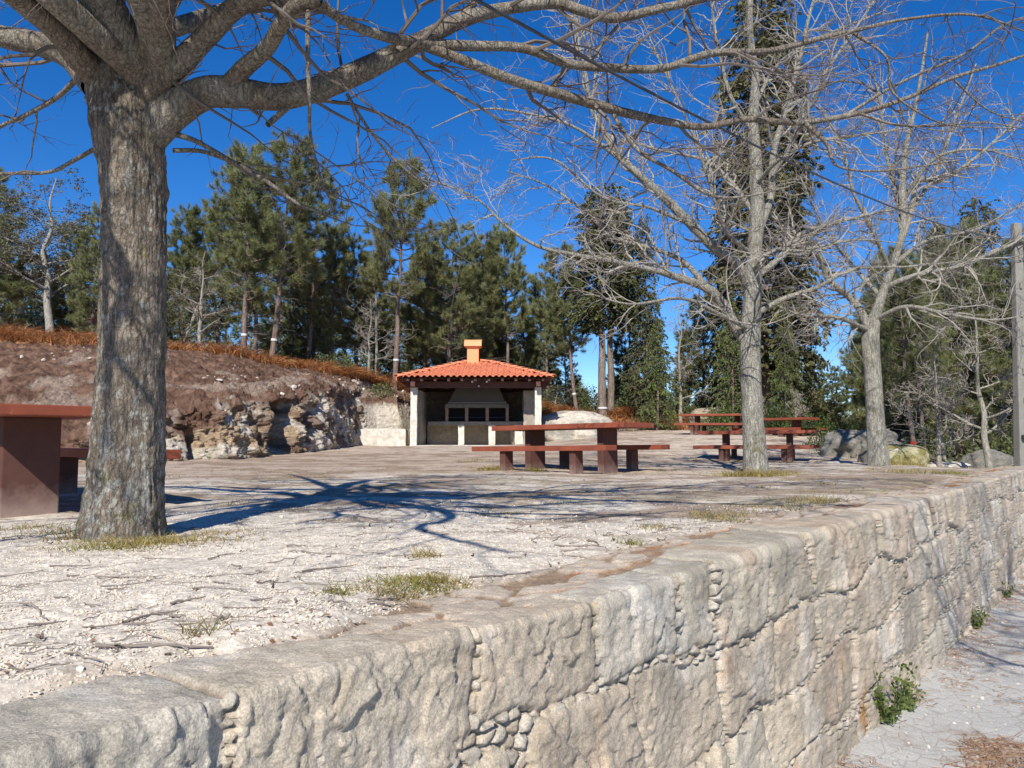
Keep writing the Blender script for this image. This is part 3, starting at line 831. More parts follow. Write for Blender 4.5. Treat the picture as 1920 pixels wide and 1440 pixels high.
# ---------------------------------------------------------------- boulders
def boulder(c, r, seed, label, mossy=0, base=(.34, .32, .27), rz=0, rough=.16):
    b = bmesh.new(); bmesh.ops.create_icosphere(b, subdivisions=6, radius=1.0)
    co = np.array([v.co for v in b.verts]); fs = np.array([[v.index for v in f.verts] for f in b.faces]); b.free()
    sq = np.sign(co) * np.abs(co) ** .8
    d = 1 + rough * 1.6 * fbm(co[:, 0] * 1.3 + seed, co[:, 1] * 1.3, co[:, 2] * 1.3, 3, seed) + rough * .5 * (rid(co[:, 0] * 2.5, co[:, 1] * 2.5, co[:, 2] * 2.5, 4, seed + 1) - .6) + .02 * fbm(co[:, 0] * 14, co[:, 1] * 14, co[:, 2] * 14, 3, seed)
    p = sq * d[:, None] * np.array(r)
    cr, sr = math.cos(rz), math.sin(rz); p = np.stack([p[:, 0] * cr - p[:, 1] * sr, p[:, 0] * sr + p[:, 1] * cr, p[:, 2]], 1)
    n = fbm(co[:, 0] * 3, co[:, 1] * 3, co[:, 2] * 3, 4, seed + 4)
    cc = mix(base, (.20, .20, .17), S(0, .35, n) * .7)
    cc = mix(cc, np.array(base) * 1.35, S(.1, .4, fbm(co[:, 0] * 7, co[:, 1] * 7, co[:, 2] * 7, 3, seed + 6)) * .6)
    if mossy: cc = mix(cc, (.185, .165, .05), S(-.2, .2, n) * mossy)
    o = mesh('boulder', p, fs, M_ROCK, None, cc, True); o.location = c
    tag(o, label, 'boulder'); return o
def bp(px, py, d, **k): return tuple(P(px, py, d))
boulder((2.45, 30.6, .78), (1.6, 1.2, .80), 5, 'broad pale smooth granite boulder right of the shelter', 0, (.50, .45, .375), .1, .1)
boulder((1.05, 30.9, .6), (1.0, .8, .9), 9, 'pale rock wedged against the right pillar of the shelter', 0, (.50, .45, .37), .4, .14)
boulder(bp(1335, 790, 33), (.95, .7, .62), 15, 'small brown rounded boulder above the shaded back table', 0, (.34, .28, .20))
boulder(bp(1605, 850, 20.5), (.88, .8, .6), 25, 'big grey lichen covered boulder behind the right tree', 0, (.20, .185, .155), .3, .34)
boulder(bp(1688, 872, 17.3), (.58, .55, .46), 37, 'sloping boulder with yellow green moss right of the right tree', .9, (.36, .33, .22), -.35, .1)
boulder(bp(1672, 880, 17.8), (.62, .6, .62), 39, 'grey shaded boulder between the right tree and the mossy boulder', .1, (.20, .185, .15), .2, .12)
boulder(bp(1852, 880, 19.5), (.62, .5, .45), 41, 'dark grey boulder beside the white sapling near the pole', 0, (.17, .16, .135))
boulder(bp(1762, 878, 17.0), (.55, .4, .14), 43, 'low flat pale rock under the twin pale saplings', 0, (.55, .50, .43))
boulder(bp(1577, 884, 17.6), (.5, .4, .22), 47, 'low pale rock at the foot of the litter slope, left of the right tree', 0, (.55, .50, .43))

# ---------------------------------------------------------------- concrete pole with conduits, and its cable
pp = P(1916, 878, 15.0); pr = empty('utility_pole', (pp[0], pp[1], -1.5))
tag(pr, 'grey concrete utility pole with conduit pipes at the right edge', 'utility pole')
tp = P(1904, 418, 15.0); Hp = tp[2] + 1.5; lean = math.atan2(tp[0] - pp[0], Hp - 1.3)
pl = BM().box((0, 0, Hp / 2), (.30, .20, Hp), .02, Matrix.Rotation(0, 4, 'X'), .55)
for k in range(7): pl.box((0, -.088 + k * .004, 2.2 + k * .55), (.05, .05, .12), .01)
po = pl.build('post', M_CONC, pr)
pr.rotation_euler = (0, lean, .15)
BM().cyl((.10, -.13, Hp / 2 - .5), .022, Hp - 1.2, 12).build('conduit', M_PIPE, pr)
BM().cyl((.155, -.12, Hp / 2 - .9), .014, Hp - 2.2, 10).build('conduit', M_METAL, pr)
for k in (1.6, 2.6, 3.5): BM().box((.09, -.125, k), (.16, .03, .03), .004).build('bracket', M_METAL, pr)
BM().box((-.06, -.13, 2.05), (.09, .06, .09), .01).build('cable_bracket', M_METAL, pr)
a, b_ = P(600, -160, 3.0), P(1893, 448, 15.0)
tq = np.linspace(0, 1, 60)[:, None]
wp = a * (1 - tq) + b_ * tq; wp[:, 2] -= 4 * .28 * (tq * (1 - tq))[:, 0]
v, f = tubes(wp[None], np.full((1, 60), .009), 6)
tag(mesh('overhead_cable', v, f, M_METAL, None, None, True), 'thin black cable sagging through the branches to the concrete pole', 'cable')

# ---------------------------------------------------------------- bare broadleaved trees
BARKC = np.array((.215, .175, .135)); PALEB = np.array((.31, .29, .24)); TWIGC = np.array((.29, .265, .225)); TWIGR = np.array((.22, .185, .165))
def crown(R, A, paths, radii, n1, L1, n2, L2, n3, L3, up=(.02, .0, .02), flat=.7, wander=.22, rmin=.0016, col=TWIGC, col3=TWIGR, ang=52, rmax1=.02, k1=5):
    p1, r1 = kids(R, paths, radii, n1, L1, ang, 8, .45, wander, up[0], .12, 1, rmin * 1.5, flat, rmax1)
    v, f = tubes(p1, r1, k1); A.add(v, f, col * R.uniform(.85, 1.15))
    p2, r2 = kids(R, p1, r1, n2, L2, ang, 6, .6, wander, up[1], .12, 1, rmin * 1.1, flat, .008)
    v, f = tubes(p2, r2, 3); A.add(v, f, mix(col, col3, .45))
    p3, r3 = kids(R, p2, r2, n3, L3, ang, 4, .6, wander, up[2], .15, 1, rmin, flat, .004)
    v, f = tubes(p3, r3, 3); A.add(v, f, col3)
    return p1, r1

def stack(limbs, n=24):
    q = [resample(p, r, n) for p, r in limbs]
    return np.array([a for a, b in q]), np.array([b for a, b in q])

def leader_tree(name, label, trunk, limbs, cr, seed, trunk_amp, barkc, lim_k=14, cat='tree', group=None, lichen=True, step=.03, flare=.5, kt=64):
    R = np.random.default_rng(seed)
    base = trunk[0][0][0].copy(); root = empty(name, base)
    tag(root, label, cat, group)
    p, r = trunk[0]
    def fl(s, th): return r[0] * flare * np.exp(-s / (.9 * r[0] * 2)) * (.6 + .4 * np.cos(th * 5 + seed))
    v, f = bark_tube(p - base, r, kt, step, trunk_amp, 1, seed, fl)
    s = v[:, 2]
    n = fbm(v[:, 0] * 4, v[:, 1] * 4, v[:, 2] * 3, 4, seed + 1)
    c = mix(barkc, barkc * .55, S(.05, .5, n) * .8); c = c * (.72 + .5 * rid(v[:, 0] * 22, v[:, 1] * 22, v[:, 2] * 4, 3, seed + 9))[:, None]
    if lichen:
        lw = S(1.3, .15, s)
        c = mix(c, (.38, .38, .34), S(.02, .16, fbm(v[:, 0] * 26, v[:, 1] * 26, v[:, 2] * 22, 5, seed + 2, .75) + .16 * lw - .17 + .1 * n) * .8)
        c = mix(c, (.17, .15, .055), S(.12, .32, fbm(v[:, 0] * 9, v[:, 1] * 9, v[:, 2] * 7, 5, seed + 3, .7) + .14 * lw - .14) * .7)
    t0 = mesh('trunk', v, f, M_BARK, root, c, True)
    A = Acc()
    for i, (lp, lr) in enumerate(limbs):
        k = 28 if lr.max() > .04 else (12 if lr.max() > .012 else 7)
        v, f = bark_tube(lp - base, lr, k, max(.012, lr.max() * .35), .006 if lr.max() > .04 else .002, 1, seed + i + 5)
        n = fbm(v[:, 0] * 5, v[:, 1] * 5, v[:, 2] * 5, 3, seed + i)
        A.add(v, f, mix(barkc * 1.05, PALEB, S(-.2, .3, n) * .65))
    A.build('limbs', M_BARK, root, True)
    A = Acc(); n = 24
    P_, R_ = stack([(lp - base, lr) for lp, lr in limbs], n)
    crown(R, A, P_, R_, **cr)
    A.build('twigs', M_TWIG, root)
    return root

# the thick tree at the left
D = 4.3
def W_(pts):
    q_ = spline(pts); return q_[:, :3], np.maximum(q_[:, 3], .002)
tr = limb([(230, 1014, D, 140), (236, 900, D, 124), (243, 780, D, 118), (249, 640, D, 111), (252, 500, D, 109), (251, 380, D, 110), (248, 300, D, 114), (238, 225, D, 128), (222, 150, D, 108), (200, 70, D, 76), (180, -20, D, 64), (150, -200, D, 70), (120, -500, D, 55)])
L_ = limb
limbs = [
 L_([(268, 262, D, 78), (330, 205, D - .05, 68), (390, 172, D - .1, 60), (450, 175, D - .1, 56), (520, 182, D - .1, 50), (590, 168, D - .1, 46), (655, 143, D - .1, 44), (720, 112, D - .05, 40), (780, 82, D, 34), (860, 40, D + .1, 30), (940, 18, D + .2, 24), (1040, 6, D + .3, 21), (1090, 20, D + .3, 20), (1150, 34, D + .4, 19), (1230, 18, D + .5, 17), (1330, -8, D + .6, 14), (1480, -60, D + .8, 9)]),
 L_([(600, 8, D - .6, 20), (650, 42, D - .5, 18), (720, 68, D - .3, 20), (800, 82, D, 21), (880, 86, D + .1, 20), (980, 90, D + .2, 18), (1060, 118, D + .3, 17), (1130, 126, D + .4, 17), (1240, 128, D + .5, 15), (1335, 100, D + .7, 14), (1440, 96, D + .9, 12), (1530, 74, D + 1.0, 10), (1600, 58, D + 1.1, 8), (1700, 36, D + 1.2, 6), (1825, 28, D + 1.3, 5), (1930, 62, D + 1.4, 3)]),
 L_([(790, 84, D, 18), (870, 114, D + .1, 20), (960, 150, D + .2, 20), (1060, 180, D + .4, 19), (1150, 206, D + .6, 18), (1240, 226, D + .8, 15), (1320, 238, D + .9, 13), (1400, 224, D + 1.0, 12), (1500, 230, D + 1.1, 11), (1610, 212, D + 1.2, 10), (1700, 184, D + 1.3, 8), (1790, 145, D + 1.4, 7), (1880, 118, D + 1.5, 6), (1990, 80, D + 1.6, 4)]),
 L_([(1590, 214, D + 1.2, 7), (1660, 170, D + 1.3, 6), (1720, 140, D + 1.4, 5), (1810, 100, D + 1.5, 5), (1880, 48, D + 1.6, 4), (1960, 20, D + 1.7, 3)]),
 L_([(420, 172, D - .1, 40), (455, 130, D - .2, 34), (500, 90, D - .35, 30), (528, 45, D - .5, 30), (560, 8, D - .6, 30), (600, 0, D - .6, 26)]),
 L_([(255, 205, D, 64), (305, 150, D - .1, 52), (355, 100, D - .2, 46), (400, 55, D - .3, 42), (440, 15, D - .4, 40), (500, -8, D - .5, 36), (570, 2, D - .55, 26), (620, -30, D - .6, 18), (700, -90, D - .6, 12)]),
 L_([(235, 135, D, 60), (255, 92, D + .15, 44), (300, 62, D + .3, 38), (350, 45, D + .4, 34), (410, 25, D + .5, 30), (480, 0, D + .6, 26), (580, -60, D + .8, 18), (700, -160, D + 1, 10)]),
 L_([(195, 155, D, 60), (150, 108, D - .2, 52), (110, 60, D - .35, 46), (60, 20, D - .5, 42), (0, -30, D - .7, 42), (-120, -110, D - 1, 30), (-300, -200, D - 1.4, 16)]),
 L_([(180, 160, D, 56), (130, 108, D + .1, 44), (80, 84, D + .15, 46), (20, 72, D + .2, 42), (-60, 52, D + .2, 38), (-200, 20, D + .3, 28), (-400, -40, D + .4, 14)]),
 L_([(330, 252, D, 12), (370, 266, D - .1, 10), (430, 300, D - .2, 9), (500, 340, D - .3, 8), (560, 382, D - .3, 6), (640, 410, D - .3, 3)]),
 L_([(325, 282, D, 9), (380, 284, D + .1, 8), (440, 306, D + .1, 7), (520, 335, D + .2, 6), (600, 350, D + .2, 4), (700, 400, D + .3, 2)]),
 L_([(190, 272, D, 9), (140, 300, D + .2, 8), (90, 323, D + .3, 7), (0, 326, D + .4, 6), (-120, 340, D + .5, 4)]),
 L_([(150, 140, D + .1, 12), (110, 180, D + .3, 10), (50, 215, D + .4, 8), (0, 238, D + .5, 7), (-100, 300, D + .6, 4)]),
 L_([(578, 20, D - .6, 11), (577, 90, D - .6, 9), (580, 180, D - .6, 8), (582, 250, D - .55, 6), (600, 330, D - .5, 5), (630, 400, D - .5, 3)]),
 L_([(540, 200, D - .1, 13), (502, 234, D - .2, 12)]),
 L_([(650, 176, D - .1, 7), (690, 240, D - .1, 6), (740, 300, D - .1, 5), (800, 350, D, 4), (860, 400, D, 2)]),
 L_([(1150, 215, D + .6, 9), (1195, 280, D + .6, 8), (1260, 320, D + .6, 7), (1330, 365, D + .7, 6), (1400, 368, D + .7, 4), (1480, 350, D + .8, 3)]),
 L_([(1510, 232, D + 1.1, 9), (1550, 270, D + 1.1, 7), (1572, 312, D + 1.1, 5), (1660, 320, D + 1.2, 4), (1800, 300, D + 1.3, 3)]),
 L_([(1600, 62, D + 1.1, 6), (1662, 108, D + 1.1, 5), (1672, 170, D + 1.2, 5), (1730, 215, D + 1.2, 4), (1790, 236, D + 1.3, 3), (1900, 240, D + 1.3, 2)]),
 L_([(1610, 212, D + 1.2, 6), (1680, 234, D + 1.2, 5), (1760, 236, D + 1.3, 4), (1850, 230, D + 1.3, 3), (1960, 250, D + 1.4, 2)]),
 L_([(1790, 150, D + 1.4, 4), (1820, 180, D + 1.4, 4), (1860, 210, D + 1.4, 3), (1930, 232, D + 1.5, 2)]),
 L_([(200, 30, D, 60), (220, -80, D - .3, 48), (260, -220, D - .8, 36), (330, -380, D - 1.4, 22), (400, -560, D - 2, 10)]),
 L_([(150, -120, D, 50), (60, -220, D + .3, 36), (-60, -380, D + .6, 22), (-200, -560, D + .9, 10)]),
 L_([(160, -60, D, 46), (150, -200, D - .8, 34), (160, -400, D - 1.5, 22), (200, -640, D - 2.2, 10)]),
 W_([(-2.05, 4.25, 2.5, .11), (-2.2, 3.7, 3.0, .10), (-2.35, 3.0, 3.55, .10), (-2.4, 2.2, 4.2, .09), (-2.3, 1.2, 5.0, .075), (-2.3, .2, 5.7, .05), (-2.4, -1, 6.3, .02)]),
 W_([(-1.95, 4.25, 2.5, .09), (-1.8, 3.6, 3.15, .09), (-1.75, 2.9, 3.8, .095), (-1.9, 2.0, 4.7, .08), (-1.6, 1.0, 5.6, .055), (-1.4, 0, 6.2, .03)]),
 W_([(-1.9, 4.15, 2.55, .075), (-1.6, 3.4, 2.82, .062), (-1.25, 2.55, 2.95, .052), (-.95, 1.7, 3.05, .042), (-1.1, .7, 3.25, .03), (-.6, -.3, 3.3, .015)]),
 W_([(-2.1, 4.1, 2.55, .07), (-2.6, 2.9, 2.9, .055), (-3.1, 1.3, 3.0, .042), (-3.4, -.4, 3.1, .03), (-3.8, -2, 3.2, .015)]),
 W_([(-1.8, 3.9, 2.85, .06), (-.9, 3.0, 3.3, .048), (.2, 2.3, 3.6, .038), (1.4, 1.7, 3.8, .028), (2.8, 1.1, 3.9, .014)]),
 W_([(-1.5, 3.2, 3.0, .03), (-.6, 2.4, 3.15, .026), (-.1, 1.9, 3.2, .016), (.0, 1.2, 3.4, .008)]),
 W_([(-1.9, 4.1, 2.6, .065), (-1.75, 3.3, 2.78, .055), (-1.5, 2.6, 2.9, .046), (-.85, 2.05, 2.98, .036), (-.1, 1.8, 3.1, .022), (.4, 1.3, 3.3, .01)]),
 W_([(-1.85, 4.0, 2.75, .06), (-1.2, 3.4, 3.0, .05), (-.5, 3.1, 3.25, .04), (.4, 3.1, 3.6, .03), (1.5, 3.3, 4.1, .012)]),
 W_([(-2.2, 3.9, 2.9, .055), (-2.9, 3.2, 3.2, .045), (-3.5, 2.3, 3.4, .035), (-4.3, 1.5, 3.6, .02), (-5, .8, 3.8, .01)]),
 W_([(-1.5, 2.6, 2.9, .04), (-1.75, 2.1, 2.98, .032), (-1.7, 1.5, 3.1, .022), (-2.0, .9, 3.3, .01)]),
 W_([(-1.25, 2.55, 2.95, .04), (-.6, 2.35, 3.15, .03), (.1, 2.5, 3.35, .02), (.7, 2.3, 3.6, .008)]),
 W_([(-2.6, 2.9, 2.9, .045), (-2.35, 2.2, 3.05, .034), (-2.5, 1.5, 3.2, .022), (-2.2, .8, 3.4, .008)]),
 W_([(-.85, 2.05, 2.98, .03), (-.5, 1.6, 3.1, .022), (.2, 1.5, 3.2, .014), (.8, 1.7, 3.4, .006)]),
 W_([(-2.3, 3.4, 3.3, .07), (-2.6, 2.7, 3.6, .06), (-2.9, 1.9, 4.2, .05), (-3.1, 1.0, 5.0, .03)]),
 W_([(-1.8, 3.2, 3.5, .07), (-1.4, 2.6, 4.0, .06), (-.9, 1.8, 4.5, .05), (-.3, .9, 4.9, .035), (.5, .1, 5.2, .02)]),
 L_([(850, 44, D + .1, 16), (930, -30, D + .4, 13), (1060, -110, D + .7, 10), (1250, -200, D + 1, 6)]),
]
_R = np.random.default_rng(19)
for i in range(18):
    zz = 3.0 + 2.9 * (i / 18) ** .9; az = math.radians(_R.uniform(165, 395)); L = _R.uniform(2.6, 4.6) * (1.15 - .06 * i); s = np.linspace(0, 1, 6)
    q_ = np.stack([-2.2 - .12 * (zz - 3) + np.cos(az) * L * s, 4.25 + np.sin(az) * L * s, zz + L * _R.uniform(.18, .5) * s], 1) + _R.normal(0, .10, (6, 3)) * s[:, None] * (1, 1, .6)
    limbs.append(W_([(*q_[k], (.052 - .0012 * i) * (1 - .82 * s[k])) for k in range(6)]))
leader_tree('bare_tree', 'big bare tree with a thick lichened trunk and heavy spreading limbs at the left', [tr], limbs,
            dict(n1=400, L1=1.2, n2=2200, L2=.5, n3=5200, L3=.22, up=(-.03, -.02, 0), rmin=.0009, flat=.8, rmax1=.013, col=np.array((.16, .135, .115)), col3=np.array((.14, .10, .09))), 11, .017, BARKC, step=.010, kt=200, flare=.14)

# slim pale tree behind the middle table
D = 11.6
tr = limb([(1418, 896, D, 47), (1414, 820, D, 41), (1408, 720, D, 38), (1406, 640, D, 38), (1410, 560, D, 34), (1414, 470, D, 28), (1420, 400, D, 26), (1418, 320, D, 24), (1412, 230, D, 20), (1416, 150, D, 16), (1406, 60, D, 13), (1408, -40, D, 10), (1412, -160, D, 6)])
limbs = [
 L_([(1402, 650, D, 22), (1375, 605, D, 20), (1355, 570, D, 19), (1325, 540, D - .1, 17), (1270, 520, D - .2, 14), (1230, 508, D - .3, 11), (1150, 490, D - .4, 9), (1080, 478, D - .5, 8), (1010, 462, D - .6, 7), (950, 425, D - .7, 5), (890, 370, D - .8, 4), (800, 335, D - .9, 3)]),
 L_([(1330, 543, D, 11), (1280, 490, D + .2, 10), (1220, 465, D + .3, 8), (1150, 445, D + .4, 7), (1100, 400, D + .4, 5), (1030, 350, D + .4, 4), (950, 320, D + .4, 2)]),
 L_([(1408, 545, D, 20), (1378, 490, D - .1, 20), (1340, 465, D - .1, 19), (1295, 420, D - .2, 18), (1245, 370, D - .2, 17), (1200, 330, D - .2, 15), (1160, 290, D - .2, 13), (1130, 245, D - .2, 11), (1108, 200, D - .2, 9), (1100, 150, D - .2, 8), (1085, 80, D - .2, 6), (1075, 10, D - .2, 4)]),
 L_([(1108, 200, D - .2, 6), (1115, 130, D - .1, 5), (1092, 60, D, 4), (1070, -30, D, 3)]),
 L_([(1220, 350, D - .2, 8), (1150, 290, D - .5, 7), (1080, 240, D - .7, 6), (1000, 215, D - .8, 5), (900, 205, D - .9, 4), (810, 240, D - 1, 2)]),
 L_([(1300, 425, D - .2, 7), (1220, 390, D - .5, 6), (1130, 370, D - .7, 5), (1040, 300, D - .9, 4), (960, 300, D - 1, 2)]),
 L_([(1415, 590, D, 12), (1470, 560, D - .1, 10), (1530, 540, D - .2, 8), (1600, 505, D - .3, 6), (1700, 500, D - .3, 4), (1800, 490, D - .3, 2)]),
 L_([(1416, 520, D, 14), (1455, 490, D + .2, 12), (1500, 440, D + .3, 9), (1560, 420, D + .4, 7), (1640, 400, D + .4, 4), (1750, 380, D + .4, 2)]),
 L_([(1420, 440, D, 16), (1445, 370, D + .1, 14), (1450, 290, D + .1, 12), (1475, 200, D + .2, 10), (1500, 110, D + .2, 8), (1520, 20, D + .2, 6), (1560, -100, D + .2, 3)]),
 L_([(1448, 330, D, 9), (1500, 240, D - .2, 7), (1540, 150, D - .3, 6), (1600, 60, D - .4, 5), (1660, -30, D - .4, 3)]),
 L_([(1412, 480, D, 10), (1360, 430, D - .5, 8), (1330, 340, D - .8, 7), (1290, 230, D - 1, 5), (1240, 120, D - 1.1, 4), (1200, 30, D - 1.1, 2)]),
 L_([(1414, 400, D, 10), (1370, 340, D + .4, 8), (1320, 300, D + .7, 6), (1230, 280, D + 1, 4), (1130, 250, D + 1.1, 2)]),
 L_([(1415, 350, D, 9), (1460, 300, D - .5, 8), (1530, 265, D - .8, 6), (1640, 250, D - 1, 4), (1760, 230, D - 1.1, 2)]),
 L_([(1412, 250, D, 9), (1370, 180, D - .2, 8), (1345, 80, D - .3, 6), (1330, -20, D - .4, 4)]),
 L_([(1414, 200, D, 8), (1460, 120, D + .3, 7), (1540, 70, D + .4, 5), (1660, 20, D + .5, 3)]),
 L_([(1410, 620, D, 9), (1350, 590, D - .5, 8), (1280, 560, D - .9, 6), (1180, 570, D - 1.2, 4), (1090, 545, D - 1.3, 2)]),
 L_([(1410, 510, D, 9), (1450, 470, D - .8, 8), (1500, 470, D - 1.3, 6), (1600, 450, D - 1.6, 3), (1680, 455, D - 1.6, 2)]),
]
leader_tree('bare_tree', 'slim pale bare tree rising between the middle and right picnic tables', [tr], limbs,
            dict(n1=380, L1=1.25, n2=2000, L2=.55, n3=3800, L3=.26, up=(.02, .02, .02), rmin=.0015, flat=.55), 23, .006, PALEB * .95, step=.02, kt=72, flare=.03)

# the third tree, farther right
D = 15.3
tr = limb([(1648, 882, D, 38), (1642, 800, D, 33), (1636, 700, D, 30), (1632, 630, D, 30), (1645, 580, D, 19), (1662, 530, D, 15), (1680, 480, D, 13), (1694, 420, D, 12), (1692, 350, D, 13), (1700, 270, D, 10), (1720, 180, D, 7), (1740, 60, D, 4)])
limbs = [
 L_([(1632, 630, D, 17), (1612, 580, D, 14), (1590, 555, D, 12), (1555, 525, D - .1, 13), (1535, 480, D - .2, 11), (1480, 455, D - .3, 8), (1420, 440, D - .3, 6), (1340, 400, D - .4, 3)]),
 L_([(1660, 540, D, 11), (1690, 525, D - .2, 9), (1740, 510, D - .3, 10), (1800, 500, D - .4, 8), (1870, 470, D - .4, 6), (1940, 440, D - .4, 4)]),
 L_([(1680, 480, D, 12), (1708, 400, D, 10), (1720, 340, D, 9), (1760, 360 - 20, D, 7), (1810, 310, D, 6), (1870, 260, D, 5), (1930, 200, D, 3)]),
 L_([(1690, 430, D, 9), (1680, 360, D + .3, 8), (1660, 280, D + .4, 6), (1650, 190, D + .5, 4), (1630, 110, D + .5, 2)]),
 L_([(1705, 400, D, 8), (1750, 330, D + .3, 7), (1790, 230, D + .5, 5), (1830, 120, D + .6, 3)]),
 L_([(1640, 600, D, 10), (1700, 575, D - .6, 8), (1780, 590, D - 1, 6), (1860, 600, D - 1.2, 4), (1930, 590, D - 1.3, 2)]),
 L_([(1630, 620, D, 9), (1570, 595, D - .6, 7), (1500, 590, D - 1, 5), (1430, 560, D - 1.2, 3)]),
 L_([(1655, 560, D, 9), (1600, 500, D + .4, 7), (1540, 420, D + .6, 5), (1500, 330, D + .7, 3)]),
 L_([(1670, 510, D, 9), (1640, 440, D - .4, 7), (1600, 360, D - .6, 6), (1580, 280, D - .7, 4), (1540, 200, D - .7, 2)]),
 L_([(1670, 500, D, 9), (1740, 450, D + .6, 7), (1830, 430, D + .8, 5), (1920, 380, D + .9, 3)]),
 L_([(1692, 380, D, 7), (1750, 300, D - .6, 6), (1830, 280, D - .8, 4), (1920, 300, D - .9, 2)]),
]
leader_tree('bare_tree', 'bare tree with a pale straight trunk in front of the grey boulders on the right', [tr], limbs,
            dict(n1=280, L1=1.35, n2=1500, L2=.6, n3=2800, L3=.28, up=(.01, .02, .02), rmin=.0018, flat=.5), 37, .006, PALEB * .95, step=.025, kt=60, flare=.12)

# a bare tree standing behind the camera on the same terrace; only its shade reaches the picture
def auto_tree(name, label, base, H, r0, lean, seed, n_l, cr, barkc, first=.3, spread=.45, group=None, lw=1.0, kt=20, flare=.3):
    R = np.random.default_rng(seed); base = np.array(base, float)
    ts = np.linspace(0, 1, 9); jit = R.normal(0, .012 * H, (9, 2)) * ts[:, None]
    tp_ = np.stack([base[0] + lean[0] * ts + jit[:, 0], base[1] + lean[1] * ts + jit[:, 1], base[2] + H * ts], 1)
    q = spline(np.concatenate([tp_, (r0 * (1 - .9 * ts))[:, None]], 1), 6); trunk = (q[:, :3], q[:, 3])
    limbs = []
    for i in range(n_l):
        t = first + (1 - first) * ((i + R.uniform(0, .8)) / n_l) * .93
        p0 = np.array([np.interp(t, ts, tp_[:, k]) for k in range(3)]); a = i * 2.4 + R.uniform(-.5, .5)
        L = spread * H * (1.15 - t) * R.uniform(.75, 1.15) * lw; s = np.linspace(0, 1, 6)
        rise = R.uniform(.25, .75)
        p_ = p0 + np.stack([np.cos(a) * L * s, np.sin(a) * L * s, L * rise * (s ** 1.2)], 1) + R.normal(0, .03 * L, (6, 3)) * s[:, None]
        rr = r0 * (1 - .9 * t) * .5
        q = spline(np.concatenate([p_, (rr * (1 - .85 * s))[:, None]], 1), 5); limbs.append((q[:, :3], np.maximum(q[:, 3], .003)))
    return leader_tree(name, label, [trunk], limbs, cr, seed, .004, barkc, step=max(.03, r0 * .3), kt=kt, flare=flare, group=group, lichen=False)
auto_tree('bare_tree', 'bare terrace tree out of view at the left, casting branch shade on the gravel', (-7.6, -1.5, 0), 8.5, .2, (.4, .2), 51, 12, dict(n1=120, L1=1.3, n2=500, L2=.6, n3=900, L3=.3, rmin=.003), BARKC)
auto_tree('bare_tree', 'bare roadside tree out of view at the right, casting branch shade on the road', (4.7, .5, -1.25), 9.5, .17, (.3, -.2), 53, 13, dict(n1=120, L1=1.4, n2=500, L2=.6, n3=900, L3=.3, rmin=.003), BARKC)
# saplings
def sap(px, py, top, d, w, seed, label, lean=0, n=11, nm='bare_sapling', col=PALEB * 1.15, spread=.42, first=.22, zb=None, dens=1.0):
    b = P(px, py, d); tpz = P(px, top, d)[2]
    if zb is not None: b[2] = zb
    k = d / F
    return auto_tree(nm, label, b, tpz - b[2], w * k / 2, (lean * k, 0), seed, n, dict(n1=int(60 * dens), L1=.16 * (tpz - b[2]), n2=int(260 * dens), L2=.09 * (tpz - b[2]), n3=int(500 * dens), L3=.05 * (tpz - b[2]), up=(.05, .05, .05), rmin=.0032, rmax1=.012), col, first, spread, None, 1, 14, .15)
sap(1856, 884, 560, 15.6, 14, 61, 'white barked bare sapling standing before the dark boulder near the pole', -22, 13, zb=-.35)
sap(1762, 880, 640, 16.6, 10, 63, 'smaller pale sapling left of the white barked one', -2, 10, zb=-.3)
sap(1774, 880, 690, 16.9, 8, 64, 'thin leaning sapling beside the smaller pale sapling', -16, 7, zb=-.3)
sap(1494, 826, 732, 26.8, 5, 65, 'little bare sapling behind the farthest right picnic table', 0, 10)
sap(1276, 806, 560, 34.5, 8, 67, 'thin pale bare tree right of the cedar, at the terrace edge', 2, 10)
sap(690, 716, 560, 32.4, 6, 68, 'thin bare pale tree left of the shelter roof', 3, 11, dens=.7)
sap(372, 676, 470, 28.6, 9, 69, 'slender bare pale trunk between the thick tree and the first pine', 4, 12, col=np.array((.36, .33, .29)))
sap(706, 716, 470, 33.6, 7, 70, 'grey bare tree in the shade left of the straight pine by the shelter', -6, 12, col=np.array((.30, .28, .25)), dens=.7)

# ---------------------------------------------------------------- conifers
def needles(R, pos, d, m, L, wd, spread=.75):
    B = len(pos)
    dd = nrm(d[:, None] + R.normal(0, spread, (B, m, 3)) + np.array([0, 0, .12]))
    ll = L * R.uniform(.6, 1.15, (B, m, 1)); side = nrm(np.cross(dd, R.normal(size=(B, m, 3)))) * wd / 2
    p0 = pos[:, None] + dd * .02
    v = np.stack([p0 - side, p0 + side, p0 + dd * ll], 2).reshape(-1, 3)
    return v, np.arange(len(v)).reshape(-1, 3)

